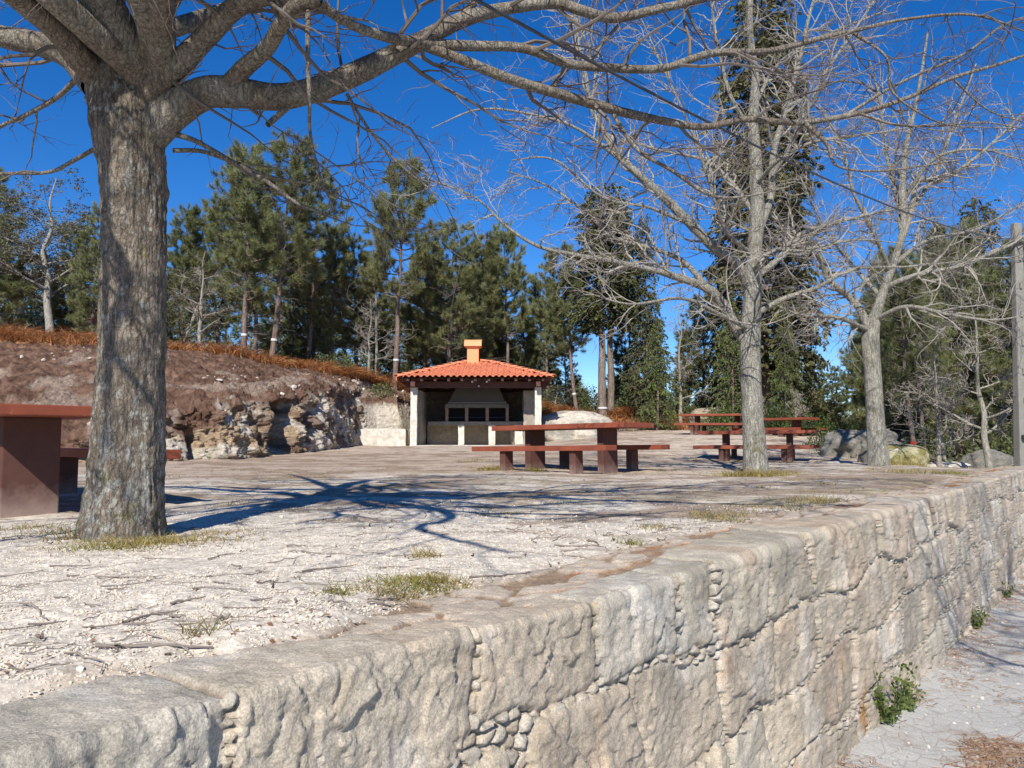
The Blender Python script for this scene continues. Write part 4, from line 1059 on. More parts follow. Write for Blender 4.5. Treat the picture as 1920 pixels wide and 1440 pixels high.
def pine_proto(seed, bare=.4, H=9., dens=1.0, width=.2, dead=18, tuftL=.2, hue=0):
    """trunk and crown meshes of a maritime pine, H metres tall, foot at the origin"""
    R = np.random.default_rng(seed)
    bare = bare * .8; ts = np.linspace(0, 1, 9); j = np.cumsum(R.normal(0, .010 * H, (9, 2)), 0) * ts[:, None]
    tp_ = np.stack([j[:, 0], j[:, 1], H * ts], 1); r0 = .0135 * H
    q = spline(np.concatenate([tp_, (r0 * (1 - .88 * ts))[:, None]], 1), 6)
    v, f = bark_tube(q[:, :3], q[:, 3], 14, .12, .008, 1, seed)
    c = mix((.27, .19, .155), (.20, .165, .145), S(.1, .7, v[:, 2] / H)); c = c * (.85 + .3 * fbm(v[:, 0] * 9, v[:, 1] * 9, v[:, 2] * 3)[:, None])
    A = Acc(); A.add(v, f, c)
    ax = lambda t: np.array([np.interp(t, ts, tp_[:, k]) for k in range(3)])
    br, rd = [], []
    t = bare
    while t < .985:
        k = R.integers(4, 7); a0 = R.uniform(0, 6.3)
        prof = (1 - ((t - bare) / (1 - bare))) ** .65 * (0.55 + .45 * S(bare - .05, bare + .22, t))
        for i in range(k):
            a = a0 + i * 2 * math.pi / k + R.uniform(-.35, .35); L = H * width * prof * R.uniform(.6, 1.25) + .12
            s = np.linspace(0, 1, 7); rise = R.uniform(.25, .6) + .5 * S(.7, 1, t)
            p_ = ax(t + R.uniform(-.01, .01)) + np.stack([np.cos(a) * L * s, np.sin(a) * L * s, L * rise * s ** 1.6], 1) + R.normal(0, .025 * L, (7, 3)) * s[:, None]
            br.append(p_); rd.append((.0035 * H * prof + .008) * (1 - .8 * s))
        t += R.uniform(.035, .06)
    for i in range(dead):
        t = R.uniform(.12, bare + .12); a = R.uniform(0, 6.3); L = H * R.uniform(.05, .17); s = np.linspace(0, 1, 7)
        p_ = ax(t) + np.stack([np.cos(a) * L * s, np.sin(a) * L * s, L * R.uniform(-.15, .45) * s], 1) + R.normal(0, .03 * L, (7, 3)) * s[:, None]
        v, f = tubes(p_[None], (.010 * (1 - .7 * s))[None], 4); A.add(v, f, (.36, .33, .29))
        pk, rk = kids(R, p_[None], (.010 * (1 - .7 * s))[None], 5, L * .4, 45, 4, .6, .15); v, f = tubes(pk, rk + .001, 3); A.add(v, f, (.34, .31, .27))
    br, rd = np.array(br), np.array(rd)
    v, f = tubes(br, rd, 5); A.add(v, f, (.22, .18, .15))
    b2, r2 = kids(R, br, rd, int(520 * dens), H * .065, 42, 5, .6, .12, .12, .3, 1, .003, .7)
    v, f = tubes(b2, r2, 3); A.add(v, f, (.22, .18, .15))
    trunk = A.build('pine_trunk_mesh', M_BARKP, None, True, False); AXIS[trunk.name] = (ts * H, tp_)
    ends = np.concatenate([br[:, -1], br[:, -2], b2[:, -1], b2[:, -2], b2[:, -3], b2[:, -1] * .5 + b2[:, -2] * .5, b2[:, -2] * .5 + b2[:, -3] * .5])
    dirs = np.concatenate([br[:, -1] - br[:, -2], br[:, -2] - br[:, -3], b2[:, -1] - b2[:, -2], b2[:, -2] - b2[:, -3], b2[:, -3] - b2[:, -4], b2[:, -1] - b2[:, -2], b2[:, -2] - b2[:, -3]])
    dirs = nrm(dirs); v, f = needles(R, ends, dirs, 26, tuftL * 1.2 * H / 9, .010 * H / 9 + .003)
    B = len(ends); tint = R.uniform(.6, 1.35, B); old = R.uniform(0, 1, B) < .10
    c0 = mix(np.array((.165, .205, .085)), np.array((.28, .275, .125)), R.uniform(0, 1, B)); c0 = np.where(old[:, None], (.16, .125, .05), c0) * tint[:, None]
    c = np.repeat(c0, 26 * 3, 0)
    A = Acc(); A.add(v, f, c)
    crown_ = A.build('pine_crown_mesh', M_LEAF, None, False, False)
    return trunk, crown_, H

def spray_proto(seed, H=10., bare=.15, width=.22, droop=.5, shape='cone', dens=1.0, col=((.085, .10, .04), (.15, .155, .06)), sp=.046):
    """cedar / cypress like tree with drooping flat sprays"""
    R = np.random.default_rng(seed); r0 = .014 * H
    ts = np.linspace(0, 1, 7); j = np.cumsum(R.normal(0, .004 * H, (7, 2)), 0)
    tp_ = np.stack([j[:, 0], j[:, 1], H * ts], 1)
    q = spline(np.concatenate([tp_, (r0 * (1 - .92 * ts))[:, None]], 1), 6)
    v, f = bark_tube(q[:, :3], q[:, 3], 12, .15, .01, 1, seed); A = Acc(); A.add(v, f, (.22, .17, .14))
    ax = lambda t: np.array([np.interp(t, ts, tp_[:, k]) for k in range(3)])
    br, rd = [], []; t = bare
    while t < .99:
        u = (t - bare) / (1 - bare)
        prof = {'cone': (1 - u) ** .8 * S(-.1, .12, u), 'column': (1 - u) ** .42 * S(-.12, .15, u)}[shape]
        for i in range(R.integers(4, 7)):
            a = R.uniform(0, 6.3); L = H * width * prof * R.uniform(.55, 1.2) + .15; s = np.linspace(0, 1, 7)
            p_ = ax(t) + np.stack([np.cos(a) * L * s, np.sin(a) * L * s, L * (R.uniform(.0, .35) * s - droop * s ** 2)], 1) + R.normal(0, .02 * L, (7, 3)) * s[:, None]
            br.append(p_); rd.append(.012 * (1 - .8 * s) + .004)
        t += R.uniform(.012, .022) / dens
    br, rd = np.array(br), np.array(rd)
    v, f = tubes(br, rd, 4); A.add(v, f, (.20, .15, .12))
    trunk = A.build('conifer_trunk_mesh', M_BARKP, None, True, False); AXIS[trunk.name] = (ts * H, tp_)
    b2, r2 = kids(R, br, rd, int(1500 * dens), H * .05, 50, 5, .6, .1, -.16, .15, 1, .003, .45)
    B = len(b2); i = R.integers(1, 5, B * 22); k = np.repeat(np.arange(B), 22); pos = b2[k, i]; d = nrm(b2[k, i] - b2[k, i - 1])
    d = nrm(d + R.normal(0, .45, d.shape) + np.array([0, 0, -.35]))
    L = sp * H / 10 * R.uniform(1.2, 3.2, (len(k), 1)); wd = L * R.uniform(.18, .34, (len(k), 1)); side = nrm(np.cross(d, R.normal(size=d.shape))) * wd
    v = np.stack([pos, pos + d * L * .45 + side, pos + d * L, pos + d * L * .45 - side], 1).reshape(-1, 3); f = np.arange(len(v)).reshape(-1, 4)
    t0 = R.uniform(.55, 1.4, B); c0 = mix(np.array(col[0]), np.array(col[1]), R.uniform(0, 1, B)) * t0[:, None]
    A = Acc(); A.add(v, f, np.repeat(c0[k], 4, 0))
    return trunk, A.build('conifer_crown_mesh', M_LEAF, None, False, False), H

def leafy_proto(seed, H=8., col=((.10, .10, .06), (.20, .19, .13)), dens=1.0, bare=.3):
    R = np.random.default_rng(seed); base = np.zeros(3); ts = np.linspace(0, 1, 8)
    j = np.cumsum(R.normal(0, .03 * H, (8, 2)), 0) * ts[:, None]
    tp_ = np.stack([j[:, 0], j[:, 1], H * ts], 1)
    q = spline(np.concatenate([tp_, (.02 * H * (1 - .88 * ts))[:, None]], 1), 6)
    v, f = bark_tube(q[:, :3], q[:, 3], 14, .1, .015, 1, seed); A = Acc(); A.add(v, f, (.40, .38, .33))
    L0, R0 = [], []
    for i in range(16):
        t = bare + (1 - bare) * (i / 16) * .9; a = i * 2.4; L = .42 * H * (1.15 - t) * R.uniform(.7, 1.2); s = np.linspace(0, 1, 7)
        p_ = np.array([np.interp(t, ts, tp_[:, k]) for k in range(3)]) + np.stack([np.cos(a) * L * s, np.sin(a) * L * s, L * R.uniform(.3, .9) * s], 1) + R.normal(0, .05 * L, (7, 3)) * s[:, None]
        L0.append(p_); R0.append(.009 * H * (1.1 - t) * (1 - .8 * s))
    L0, R0 = np.array(L0), np.array(R0); v, f = tubes(L0, R0, 6); A.add(v, f, (.38, .36, .31))
    b1, r1 = kids(R, L0, R0, 150, H * .16, 45, 6, .6, .2, .03); v, f = tubes(b1, r1, 4); A.add(v, f, (.33, .30, .27))
    b2, r2 = kids(R, b1, r1, 900, H * .07, 45, 5, .6, .2, .02); v, f = tubes(b2, r2, 3); A.add(v, f, (.30, .27, .25))
    trunk = A.build('tree_trunk_mesh', M_BARK, None, True, False)
    n = int(9000 * dens); k = R.integers(0, len(b2), n); i = R.integers(1, 5, n); pos = b2[k, i] + R.normal(0, .05, (n, 3)) * H / 8
    d = nrm(R.normal(size=(n, 3))); sd = nrm(np.cross(d, R.normal(size=(n, 3)))); L = R.uniform(.05, .11, (n, 1)) * H / 8
    v = np.stack([pos, pos + d * L * .5 + sd * L * .35, pos + d * L, pos + d * L * .5 - sd * L * .35], 1).reshape(-1, 3)
    c0 = mix(np.array(col[0]), np.array(col[1]), R.uniform(0, 1, n)) * R.uniform(.7, 1.3, (n, 1))
    A = Acc(); A.add(v, np.arange(len(v)).reshape(-1, 4), np.repeat(c0, 4, 0))
    return trunk, A.build('tree_crown_mesh', M_LEAF, None, False, False), H

AXIS = {}
PI = [pine_proto(301, .38), pine_proto(302, .46, width=.21), pine_proto(303, .34, width=.17), pine_proto(304, .22, width=.17, dens=.8), pine_proto(305, .5, width=.22, dens=1.1), pine_proto(306, .12, width=.19, dens=1.2)]
CE = [spray_proto(401, 10, .06, .24, .55, 'cone', 1.0, ((.09, .125, .04), (.175, .205, .065))), spray_proto(402, 12, .12, .10, .4, 'column', 1.2, ((.095, .10, .042), (.18, .165, .075))),
      spray_proto(403, 9, .42, .12, .5, 'column', .9), spray_proto(404, 10, .10, .17, .35, 'cone', 1.1, ((.085, .095, .042), (.145, .145, .065)))]
LF = [leafy_proto(501, 8), leafy_proto(502, 7, ((.08, .09, .04), (.15, .145, .07)), 1.3, .15)]

def tree(proto, px, top, d, label, name, lean=0, group=None, band=None, rz=None, wid=1.0, cat='tree', zb=None, lx=None):
    tm, cm, H = proto; x = (px - 960) / F * d
    z0 = top_z(x, d) - .08 if zb is None else zb
    zt = P(px, top, d)[2]; s = (zt - z0) / H
    r = empty(name, (x, d, z0)); tag(r, label, cat, group)
    rz = (px * 1.7 + d) % 6.28 if rz is None else rz
    tx_ = math.atan2(lean / F * d, zt - z0)
    M = Matrix.Rotation(tx_, 4, 'Y') @ Matrix.Rotation(rz, 4, 'Z')
    r.rotation_euler = M.to_euler(); r.scale = (s * wid, s * wid, s)
    t = link_me('trunk', tm, r); link_me('crown', cm, r)
    if band:
        hb_ = (P(px, band[0], d)[2] - z0) / s
        i = .0135 * H * 1.16 * (1 - .88 * hb_ / H)
        za, ta = AXIS[tm.name]; cxy = [float(np.interp(hb_, za, ta[:, k_])) for k_ in (0, 1)]
        bb = BM().cyl((cxy[0], cxy[1], hb_), i, .075 / s, 18).build('painted_band', M_WHITE if band[1] == 'w' else M_RED, t)
    return r

G1 = 'pines on the hillside'
tree(PI[0], 455, 285, 28.2, 'tall pine with a white band, nearest right of the thick tree trunk', 'pine_tree', -8, G1, (628, 'w'), 1.0)
tree(PI[1], 505, 262, 28.8, 'tallest leaning pine with a white band, second right of the thick trunk', 'pine_tree', 42, G1, (637, 'w'), 2.4)
tree(PI[4], 740, 305, 32.6, 'tall straight pine with a white band just left of the shelter roof', 'pine_tree', 0, G1, (675, 'w'), .4, .9)
tree(PI[3], 620, 442, 33.5, 'young bright green pine between the leaning pine and the straight pine', 'pine_tree', 4, G1, None, .8, 1.1)
tree(PI[2], 668, 455, 36, 'middling green pine just left of the straight banded pine', 'pine_tree', -5, G1, None, 1.9, 1.2)
tree(PI[5], 585, 500, 37, 'bushy dark pine behind the young bright pine', 'pine_tree', 0, G1, None, 2.9, 1.2)
tree(PI[5], 165, 388, 26.2, 'green pine with a leaning trunk just left of the thick tree', 'pine_tree', 12, G1, (600, 'r'), 3.3, 1.0)
tree(PI[3], 128, 430, 31, 'bushy pine between the grey leaved tree and the thick trunk', 'pine_tree', 0, G1, None, 4.4, 1.3)
tree(PI[2], 335, 392, 33, 'pine half hidden by the right side of the thick trunk', 'pine_tree', 0, G1, None, 5.2, 1.0)
tree(PI[0], 412, 400, 34, 'bushy olive pine left behind the first banded pine', 'pine_tree', -18, G1, None, 5.9, 1.2)
tree(PI[2], 478, 300, 32, 'narrow tall pine between the two banded pines', 'pine_tree', 0, G1, None, .2, .9)
tree(PI[1], 575, 330, 33, 'dark pine behind and right of the leaning banded pine', 'pine_tree', 14, G1, None, 4.0, .9)
tree(PI[0], 838, 425, 34.5, 'pine with a pointed crown above the left slope of the shelter roof', 'pine_tree', -3, G1, None, 1.4, 1.1)
tree(PI[2], 795, 470, 37, 'shorter pine left of the pointed pine above the roof', 'pine_tree', 2, G1, None, 2.2, 1.2)
tree(PI[2], 888, 448, 36.5, 'slim pine rising right behind the chimney', 'pine_tree', 0, G1, None, 3.0, 1.1)
tree(PI[4], 955, 430, 37, 'bare stemmed pine behind the right slope of the shelter roof', 'pine_tree', 0, G1, None, 3.7, .8)
tree(PI[5], 915, 520, 41, 'bushy low pine behind the chimney', 'pine_tree', 0, G1, None, 4.9, 1.2)
tree(PI[5], 860, 500, 42, 'dense pine far behind the roof ridge', 'pine_tree', 0, G1, None, .9, 1.3)
tree(PI[5], 760, 520, 40, 'dense low pine behind the straight banded pine', 'pine_tree', 0, G1, None, 1.1, 1.3)
tree(PI[5], 980, 590, 39, 'low bushy pine right of the shelter roof', 'pine_tree', 0, G1, None, 1.5, 1.0)
tree(PI[1], 1082, 462, 34.8, 'pine with a curved banded trunk above the pale boulder', 'pine_tree', -36, G1, (738, 'w'), 5.0, .9)
tree(PI[3], 1060, 640, 38, 'low green pine behind the curved pine', 'pine_tree', 0, G1, None, 2.5, 1.2)
tree(PI[5], 1010, 560, 44, 'far pine between the roof and the curved pine', 'pine_tree', 0, G1, None, 2.0, 1.0)
tree(CE[2], 1130, 345, 34.2, 'tall bare stemmed conifer with a white band, left of the twin pair', 'cypress_tree', 0, 'twin bare stemmed conifers', (765, 'w'), .5, 1.35)
tree(CE[2], 1147, 362, 35.0, 'tall bare stemmed conifer, right of the twin pair', 'cypress_tree', 6, 'twin bare stemmed conifers', None, 2.5, 1.2)
tree(CE[3], 1216, 395, 34.0, 'narrow dark conifer right of the twin bare stemmed pair', 'cypress_tree', -4, None, None, 1.1, .72)
tree(CE[0], 1232, 600, 32.5, 'broad drooping cedar with layered bright green boughs left of the far tables', 'cedar_tree', 0, None, None, 1.6, 1.0)
tree(CE[0], 1375, 545, 31.0, 'large drooping cedar behind the shaded back table', 'cedar_tree', 0, None, None, 3.1, .85)
tree(CE[0], 1475, 560, 30.0, 'large dark cedar behind the slim pale tree, right of the other cedar', 'cedar_tree', 0, None, None, 5.1, .75)
tree(CE[1], 1425, -60, 33.0, 'very tall narrow dark cypress behind the slim pale tree', 'cypress_tree', 0, None, None, 2.1, 1.12)
tree(CE[3], 1490, 300, 35.0, 'dark cypress to the right of the very tall cypress', 'cypress_tree', 0, None, None, 4.1, .7)
tree(CE[3], 1362, 330, 36.0, 'dark cypress to the left of the very tall cypress', 'cypress_tree', 0, None, None, 5.7, .6)
tree(PI[5], 1290, 620, 40, 'low bushy pine between the two cedars', 'pine_tree', 0, G1, None, .2, 1.1)
for _px, _top, _d, _p, _l in ((545, 470, 38.5, 4, 'slender far pine showing between the leaning pine and the young bright one'), (702, 480, 39.5, 0, 'slender far pine just left of the straight banded pine'), (928, 470, 40.5, 2, 'slender far pine between the chimney and the bare stemmed pine'),
                      (1028, 520, 39.5, 4, 'slender far pine left of the curved banded pine'), (1183, 560, 40, 5, 'bushy far pine between the twin conifers and the cedar'), (1318, 560, 41, 0, 'slender far pine between the thin pale tree and the large drooping cedar'), (245, 420, 33, 0, 'far pine hidden behind the thick tree trunk')):
    tree(PI[_p], _px, _top, _d, _l, 'pine_tree', 0, G1, None, _px % 6.1, 1.1)
G2 = 'pines in the hollow on the right'
tree(PI[1], 1718, 470, 20.5, 'pine with a leaning pale trunk and a red mark right of the right bare tree', 'pine_tree', -28, G2, (830, 'r'), .6, .9, zb=-.9)
tree(PI[4], 1735, 520, 22, 'pine close behind the red marked pine', 'pine_tree', -10, G2, None, 2.9, .9, zb=-.9)
tree(PI[5], 1800, 500, 24, 'bushy olive pine behind the saplings', 'pine_tree', 0, G2, None, 4.4, 1.2, zb=-1)
tree(CE[3], 1850, 360, 27, 'tall dark conifer left of the concrete pole', 'cypress_tree', 0, None, None, 2.2, 1.05, zb=-1)
tree(PI[5], 1905, 470, 23, 'bushy pine behind the concrete pole', 'pine_tree', 0, G2, None, 5.4, 1.3, zb=-1)
tree(PI[5], 1985, 380, 26, 'tall pine cut by the right edge', 'pine_tree', 0, G2, None, .4, 1.3, zb=-1)
tree(PI[3], 1755, 480, 30, 'green pine in the middle of the right hollow', 'pine_tree', 0, G2, None, 3.2, 1.4, zb=-1)
tree(PI[5], 1690, 560, 32, 'olive pine directly behind the right bare tree', 'pine_tree', 0, G2, None, 1.9, 1.2, zb=-1)
tree(PI[0], 1835, 430, 25, 'tall olive pine between the dark conifer and the white barked sapling', 'pine_tree', 0, G2, None, 5.0, 1.2, zb=-1)
tree(PI[5], 1665, 500, 29, 'tall bushy pine filling the gap right behind the right bare tree', 'pine_tree', 0, G2, None, 3.0, 1.0, zb=-1)
tree(PI[5], 1775, 440, 27, 'tall bushy pine behind the smaller pale sapling', 'pine_tree', 0, G2, None, 1.3, 1.1, zb=-1)
tree(PI[2], 1612, 640, 42, 'distant airy bluish pine in the sky gap, left of the right bare tree', 'pine_tree', 10, G2, None, 1.2, 1.4)
tree(PI[0], 1655, 560, 44, 'distant pine behind the upper trunk of the right bare tree', 'pine_tree', 0, G2, None, 4.2, 1.0)
tree(PI[5], 1565, 690, 36, 'low bushy pine behind the big grey boulder', 'pine_tree', 0, G2, None, .9, 1.4)
tree(PI[5], 1530, 660, 38, 'low pine right of the dark cedar', 'pine_tree', 0, G2, None, 2.7, 1.1)
tree(LF[0], 92, 335, 27.0, 'grey leaved tree with a crooked pale trunk at the far left', 'broadleaf_tree', -30, None, None, 1.4, 1.25)
tree(LF[0], 28, 372, 28.6, 'olive grey tree at the far left edge behind the grey leaved one', 'broadleaf_tree', 0, None, None, 3.6, 1.3)
tree(PI[5], -40, 320, 27.5, 'dark pine cut by the left edge', 'pine_tree', 0, G1, None, 2.6, 1.2)
tree(LF[1], 335, 500, 30.5, 'dark low oak right behind the thick tree trunk', 'broadleaf_tree', 0, None, None, 2.6, 1.4)
tree(LF[1], 230, 500, 29, 'dark oak behind the thick tree trunk', 'broadleaf_tree', 0, None, None, .6, 1.4)
tree(LF[1], 60, 520, 31, 'dark low oak at the far left under the grey leaved tree', 'broadleaf_tree', 0, None, None, 1.6, 1.5)
tree(LF[1], 1040, 720, 36, 'dark bush like oak behind the pale boulder', 'broadleaf_tree', 0, None, None, 3.1, 1.8)

# far wood: many trees that read as one mass, joined into one mesh of leaf clumps and stems
R = np.random.default_rng(77)
A = Acc(); B_ = Acc()
for px in np.arange(-260, 2200, 34):
    for rep in range(2):
        d = R.uniform(44, 62) if px < 1540 else R.uniform(34, 56)
        x = (px + R.uniform(-15, 15) - 960) / F * d
        topy = np.interp(px, [-260, 0, 300, 600, 800, 1000, 1100, 1200, 1500, 1560, 1640, 1700, 2200], [470, 490, 520, 560, 560, 600, 700, 700, 700, 730, 740, 560, 480]) + R.uniform(-20, 70)
        z1 = P(px, topy, d)[2]; z0 = np.interp(px, [0, 800, 1300, 1600, 2200], [2.2, .8, 0, -1.2, -1.6]); Hh_ = z1 - z0
        n = 170; t = R.uniform(.08, 1, n); rr = .17 * Hh_ * (1.05 - t) ** .7 * np.sqrt(R.uniform(0, 1, n)) + .15; a = R.uniform(0, 6.3, n)
        pos = np.stack([x + np.cos(a) * rr, d + np.sin(a) * rr, z0 + Hh_ * t], 1)
        v, f = needles(R, pos, nrm(np.stack([np.cos(a), np.sin(a), .5 + 0 * a], 1)), 9, .55, .07, .8)
        A.add(v, f, np.repeat(mix(np.array((.14, .175, .085)), np.array((.22, .235, .12)), R.uniform(0, 1, n)) * R.uniform(.6, 1.2), 27, 0))
        sp_ = np.array([[x, d, z0], [x + R.uniform(-.3, .3), d, z1]])[None]; v, f = tubes(np.repeat(sp_, 1, 0), np.array([[.11, .03]]), 6); B_.add(v, f, (.24, .18, .15))
tag(A.build('far_wood', M_LEAF), kind='stuff')
tag(B_.build('far_wood_stems', M_TWIG), kind='stuff')

# undergrowth: dark leafy scrub along the crest
def scrub(name, boxes, n, size, cols, seed, flat=1.0):
    R = np.random.default_rng(seed); A = Acc()
    for (x, y, z, rx_, ry_, rz_) in boxes:
        m = int(n * rx_ * rz_); u = nrm(R.normal(size=(m, 3))) * (R.uniform(0, 1, (m, 1)) ** .33); u[:, 2] = np.abs(u[:, 2])
        u *= (1 + .3 * fbm(u[:, 0] * 3 + x, u[:, 1] * 3 + y, u[:, 2] * 3)[:, None])
        pos = np.array([x, y, z]) + u * np.array([rx_, ry_, rz_]); d = nrm(R.normal(size=(m, 3)) + u); sd = nrm(np.cross(d, R.normal(size=(m, 3)))); L = size * R.uniform(.6, 1.5, (m, 1))
        v = np.stack([pos, pos + d * L * .5 + sd * L * .3, pos + d * L, pos + d * L * .5 - sd * L * .3], 1).reshape(-1, 3)
        c0 = mix(np.array(cols[0]), np.array(cols[1]), R.uniform(0, 1, m)) * R.uniform(.6, 1.3)
        A.add(v, np.arange(len(v)).reshape(-1, 4), np.repeat(c0, 4, 0))
    return A.build(name, M_LEAF)
bx_ = []
R = np.random.default_rng(5)
for px in np.arange(-100, 1560, 22):
    d = R.uniform(30.5, 38) if px > 300 else R.uniform(27, 34); x = (px - 960) / F * d
    if 730 < px: d = R.uniform(36, 40); x = (px - 960) / F * d
    z = top_z(x, d); hh = R.uniform(.5, 1.5) * (1.25 if px > 700 else .8)
    bx_.append((x, d, z - .1, R.uniform(.5, 1.1), .8, hh))
for px in np.arange(1540, 2100, 24):
    d = R.uniform(20, 27); x = (px - 960) / F * d; bx_.append((x, d, -1.2, R.uniform(.6, 1.2), .8, R.uniform(1.0, 2.4)))
tag(scrub('undergrowth', bx_, 1500, .085, ((.07, .09, .035), (.13, .14, .06)), 91), kind='stuff')
bx_ = []
for px, d, z, rx_, rz_ in ((1010, 35, 1.3, .7, .8), (1330, 31, .75, .6, .9), (1365, 30.5, .7, .6, 1.2), (1450, 29.5, .55, .9, 1.4), (1500, 28.5, .3, .9, 1.2), (1540, 27, .1, .8, 1.2), (1580, 24, 0, .8, 1.0), (1560, 20.6, -.1, .5, .75), (1610, 19.8, -.1, .3, .3), (1545, 22.5, 0, .7, .8)):
    x = (px - 960) / F * d; bx_.append((x, d, z, rx_, .6, rz_))
tag(scrub('green_bushes', bx_, 2300, .06, ((.05, .085, .02), (.12, .16, .045)), 92), kind='stuff')

# ---------------------------------------------------------------- dead bracken along the crest
def blades(R, base, n_seg, L, wd, arch, col, jitter=.5, up=1.0):
    N = len(base); a = R.uniform(0, 6.3, N); d = np.stack([np.cos(a), np.sin(a), up * R.uniform(.6, 1.6, N)], 1); d = nrm(d)
    le = L * R.uniform(.5, 1.2, N); side = nrm(np.cross(d, np.array([0, 0, 1.])) + R.normal(0, .3, (N, 3))) * (wd / 2)
    p = base.copy(); V = []
    for i in range(n_seg + 1):
        k = 1 - i / (n_seg + .2)
        V.append(np.stack([p - side * k, p + side * k], 1))
        p = p + d * (le / n_seg)[:, None]; d = nrm(d + np.array([0, 0, -arch]) + R.normal(0, jitter * .2, (N, 3)))
    V = np.stack(V, 1).reshape(N, -1, 3); nv = 2 * (n_seg + 1)
    f0 = np.array([[2 * i, 2 * i + 1, 2 * i + 3, 2 * i + 2] for i in range(n_seg)])
    f = (f0[None] + (np.arange(N) * nv)[:, None, None]).reshape(-1, 4)
    return V.reshape(-1, 3), f, np.repeat(col, nv, 0)

R = np.random.default_rng(8)
bpv = BPOS.reshape(-1, 3); bvv = BV.ravel(); bxx = BPX.ravel()
w_ = (S(1.80, 1.93, bvv + .10 * fbm(bpv[:, 0] * .9, bpv[:, 1] * .9, None, 3, 5) + .1 * S(250, 60, bxx)) * S(2.16, 2.06, bvv)) * (bxx > -200) * (bxx < 1360) * (np.hypot(bpv[:, 0], bpv[:, 1]) < 40)
w_ = w_ * np.where(bvv > 2, .6, 1) * (.3 + S(-.2, .3, fbm(bpv[:, 0] * 1.6, bpv[:, 1] * 1.6, None, 3, 6)))
N = 34000; i = R.choice(len(bpv), N, p=w_ / w_.sum()); base = bpv[i] + R.normal(0, .08, (N, 3)) * (1, 1, .2)
px_ = R.uniform(1016, 1310, 5200); d_ = R.uniform(32.6, 35.8, 5200); x_ = (px_ - 960) / F * d_; z_ = np.interp(px_, [1016, 1150, 1250, 1310], [1.55, 1.40, 1.12, .92]) - .04 * (d_ - 33) - .12
base[:5200] = np.stack([x_, d_, z_], 1)
clump = np.clip(1 + 1.0 * fbm(base[:, 0] * .8, base[:, 1] * .8, None, 3, 9), .35, 1.8)
c0 = mix(np.array((.50, .21, .075)), np.array((.36, .15, .06)), R.uniform(0, 1, N)) * (R.uniform(.6, 1.3, (N, 1))); c0 = np.where(R.uniform(0, 1, (N, 1)) < .12, (.45, .33, .16), c0)
v, f, c = blades(R, base, 3, (.62 * clump), .028, .45, c0)
A = Acc(); A.add(v, f, c)
tag(A.build('dead_bracken', M_GRASS), kind='stuff')

# stones lying on the soil slope
def ico():
    b = bmesh.new(); bmesh.ops.create_icosphere(b, subdivisions=1, radius=1.0)
    v = np.array([q.co[:] for q in b.verts]); f = np.array([[q.index for q in p.verts] for p in b.faces]); b.free(); return v, f
IV, IF = ico()
def pebbles(name, pos, size, cols, seed, m, sink=.3):
    R = np.random.default_rng(seed); N = len(pos)
    q = IV[None] * (1 + R.normal(0, .16, (N, len(IV), 1))); q = q * (size[:, None, None] * R.uniform(.55, 1.25, (N, 1, 3)) * np.array((1, 1, .75)))
    a = R.uniform(0, 6.3, N); ca, sa = np.cos(a)[:, None], np.sin(a)[:, None]
    q = np.stack([q[..., 0] * ca - q[..., 1] * sa, q[..., 0] * sa + q[..., 1] * ca, q[..., 2]], -1) + pos[:, None]
    q[..., 2] += size[:, None] * (.5 - sink)
    f = (IF[None] + (np.arange(N) * len(IV))[:, None, None]).reshape(-1, 3)
    return mesh(name, q.reshape(-1, 3), f, m, None, np.repeat(cols, len(IV), 0), False)
wq = S(1.0, 1.1, bvv) * S(1.85, 1.6, bvv) * (bxx > -200) * (bxx < 900) * (.05 + S(0, .35, fbm(bpv[:, 0] * .9, bpv[:, 1] * .9, None, 3, 16)))
N = 420; i = R.choice(len(bpv), N, p=wq / wq.sum()); sz = .014 + .08 * R.uniform(0, 1, N) ** 5
tag(pebbles('slope_stones', bpv[i] + R.normal(0, .05, (N, 3)) * (1, 1, 0), sz, mix(np.array((.58, .54, .47)), np.array((.36, .29, .23)), R.uniform(0, 1, N)), 3, M_PEB), kind='stuff')

# gravel: loose chips near the camera
N = 80000; r = np.exp(R.uniform(math.log(1.5), math.log(7.0), N)); a = R.uniform(-.75, .62, N)
x, y = r * np.sin(a), r * np.cos(a); t, w = xyw(x, y)
keep = (R.uniform(0, 1, N) < S(7.2, 3.2, r)) & (w > .26 - .08 * S(.3, -.5, t) + .16 * vn(t * 3, t * 0)) & ((fbm(x * 1.5, y * 1.5, None, 3, 66) > -.32)); x, y = x[keep], y[keep]; N = len(x)
sz = (.0016 + .0030 * R.uniform(0, 1, N) ** 2) * (1 + .09 * np.hypot(x, y)); big = R.uniform(0, 1, N) < .004; sz = np.where(big, sz * 2.4, sz)
pos = np.stack([x, y, gz(x, y)], 1)
cl_ = mix(np.array((.66, .595, .495)), np.array((.47, .395, .31)), R.uniform(0, 1, N) ** 2) * R.uniform(.85, 1.1, (N, 1))
tag(pebbles('gravel', pos, sz, cl_, 4, M_PEB, .25), kind='stuff')
# chips on the road near the wall and a few stones on the wall top
N = 2600; t = R.uniform(0, 14, N); w = -.05 - R.exponential(.7, N); x, y = wxy(t, w); pos = np.stack([x, y, zroad(t) + .03 * S(-.35, 0, w)], 1)
tag(pebbles('road_grit', pos, .003 + .014 * R.uniform(0, 1, N) ** 5, mix(np.array((.55, .52, .47)), np.array((.36, .30, .25)), R.uniform(0, 1, N)), 5, M_PEB, .3), kind='stuff')

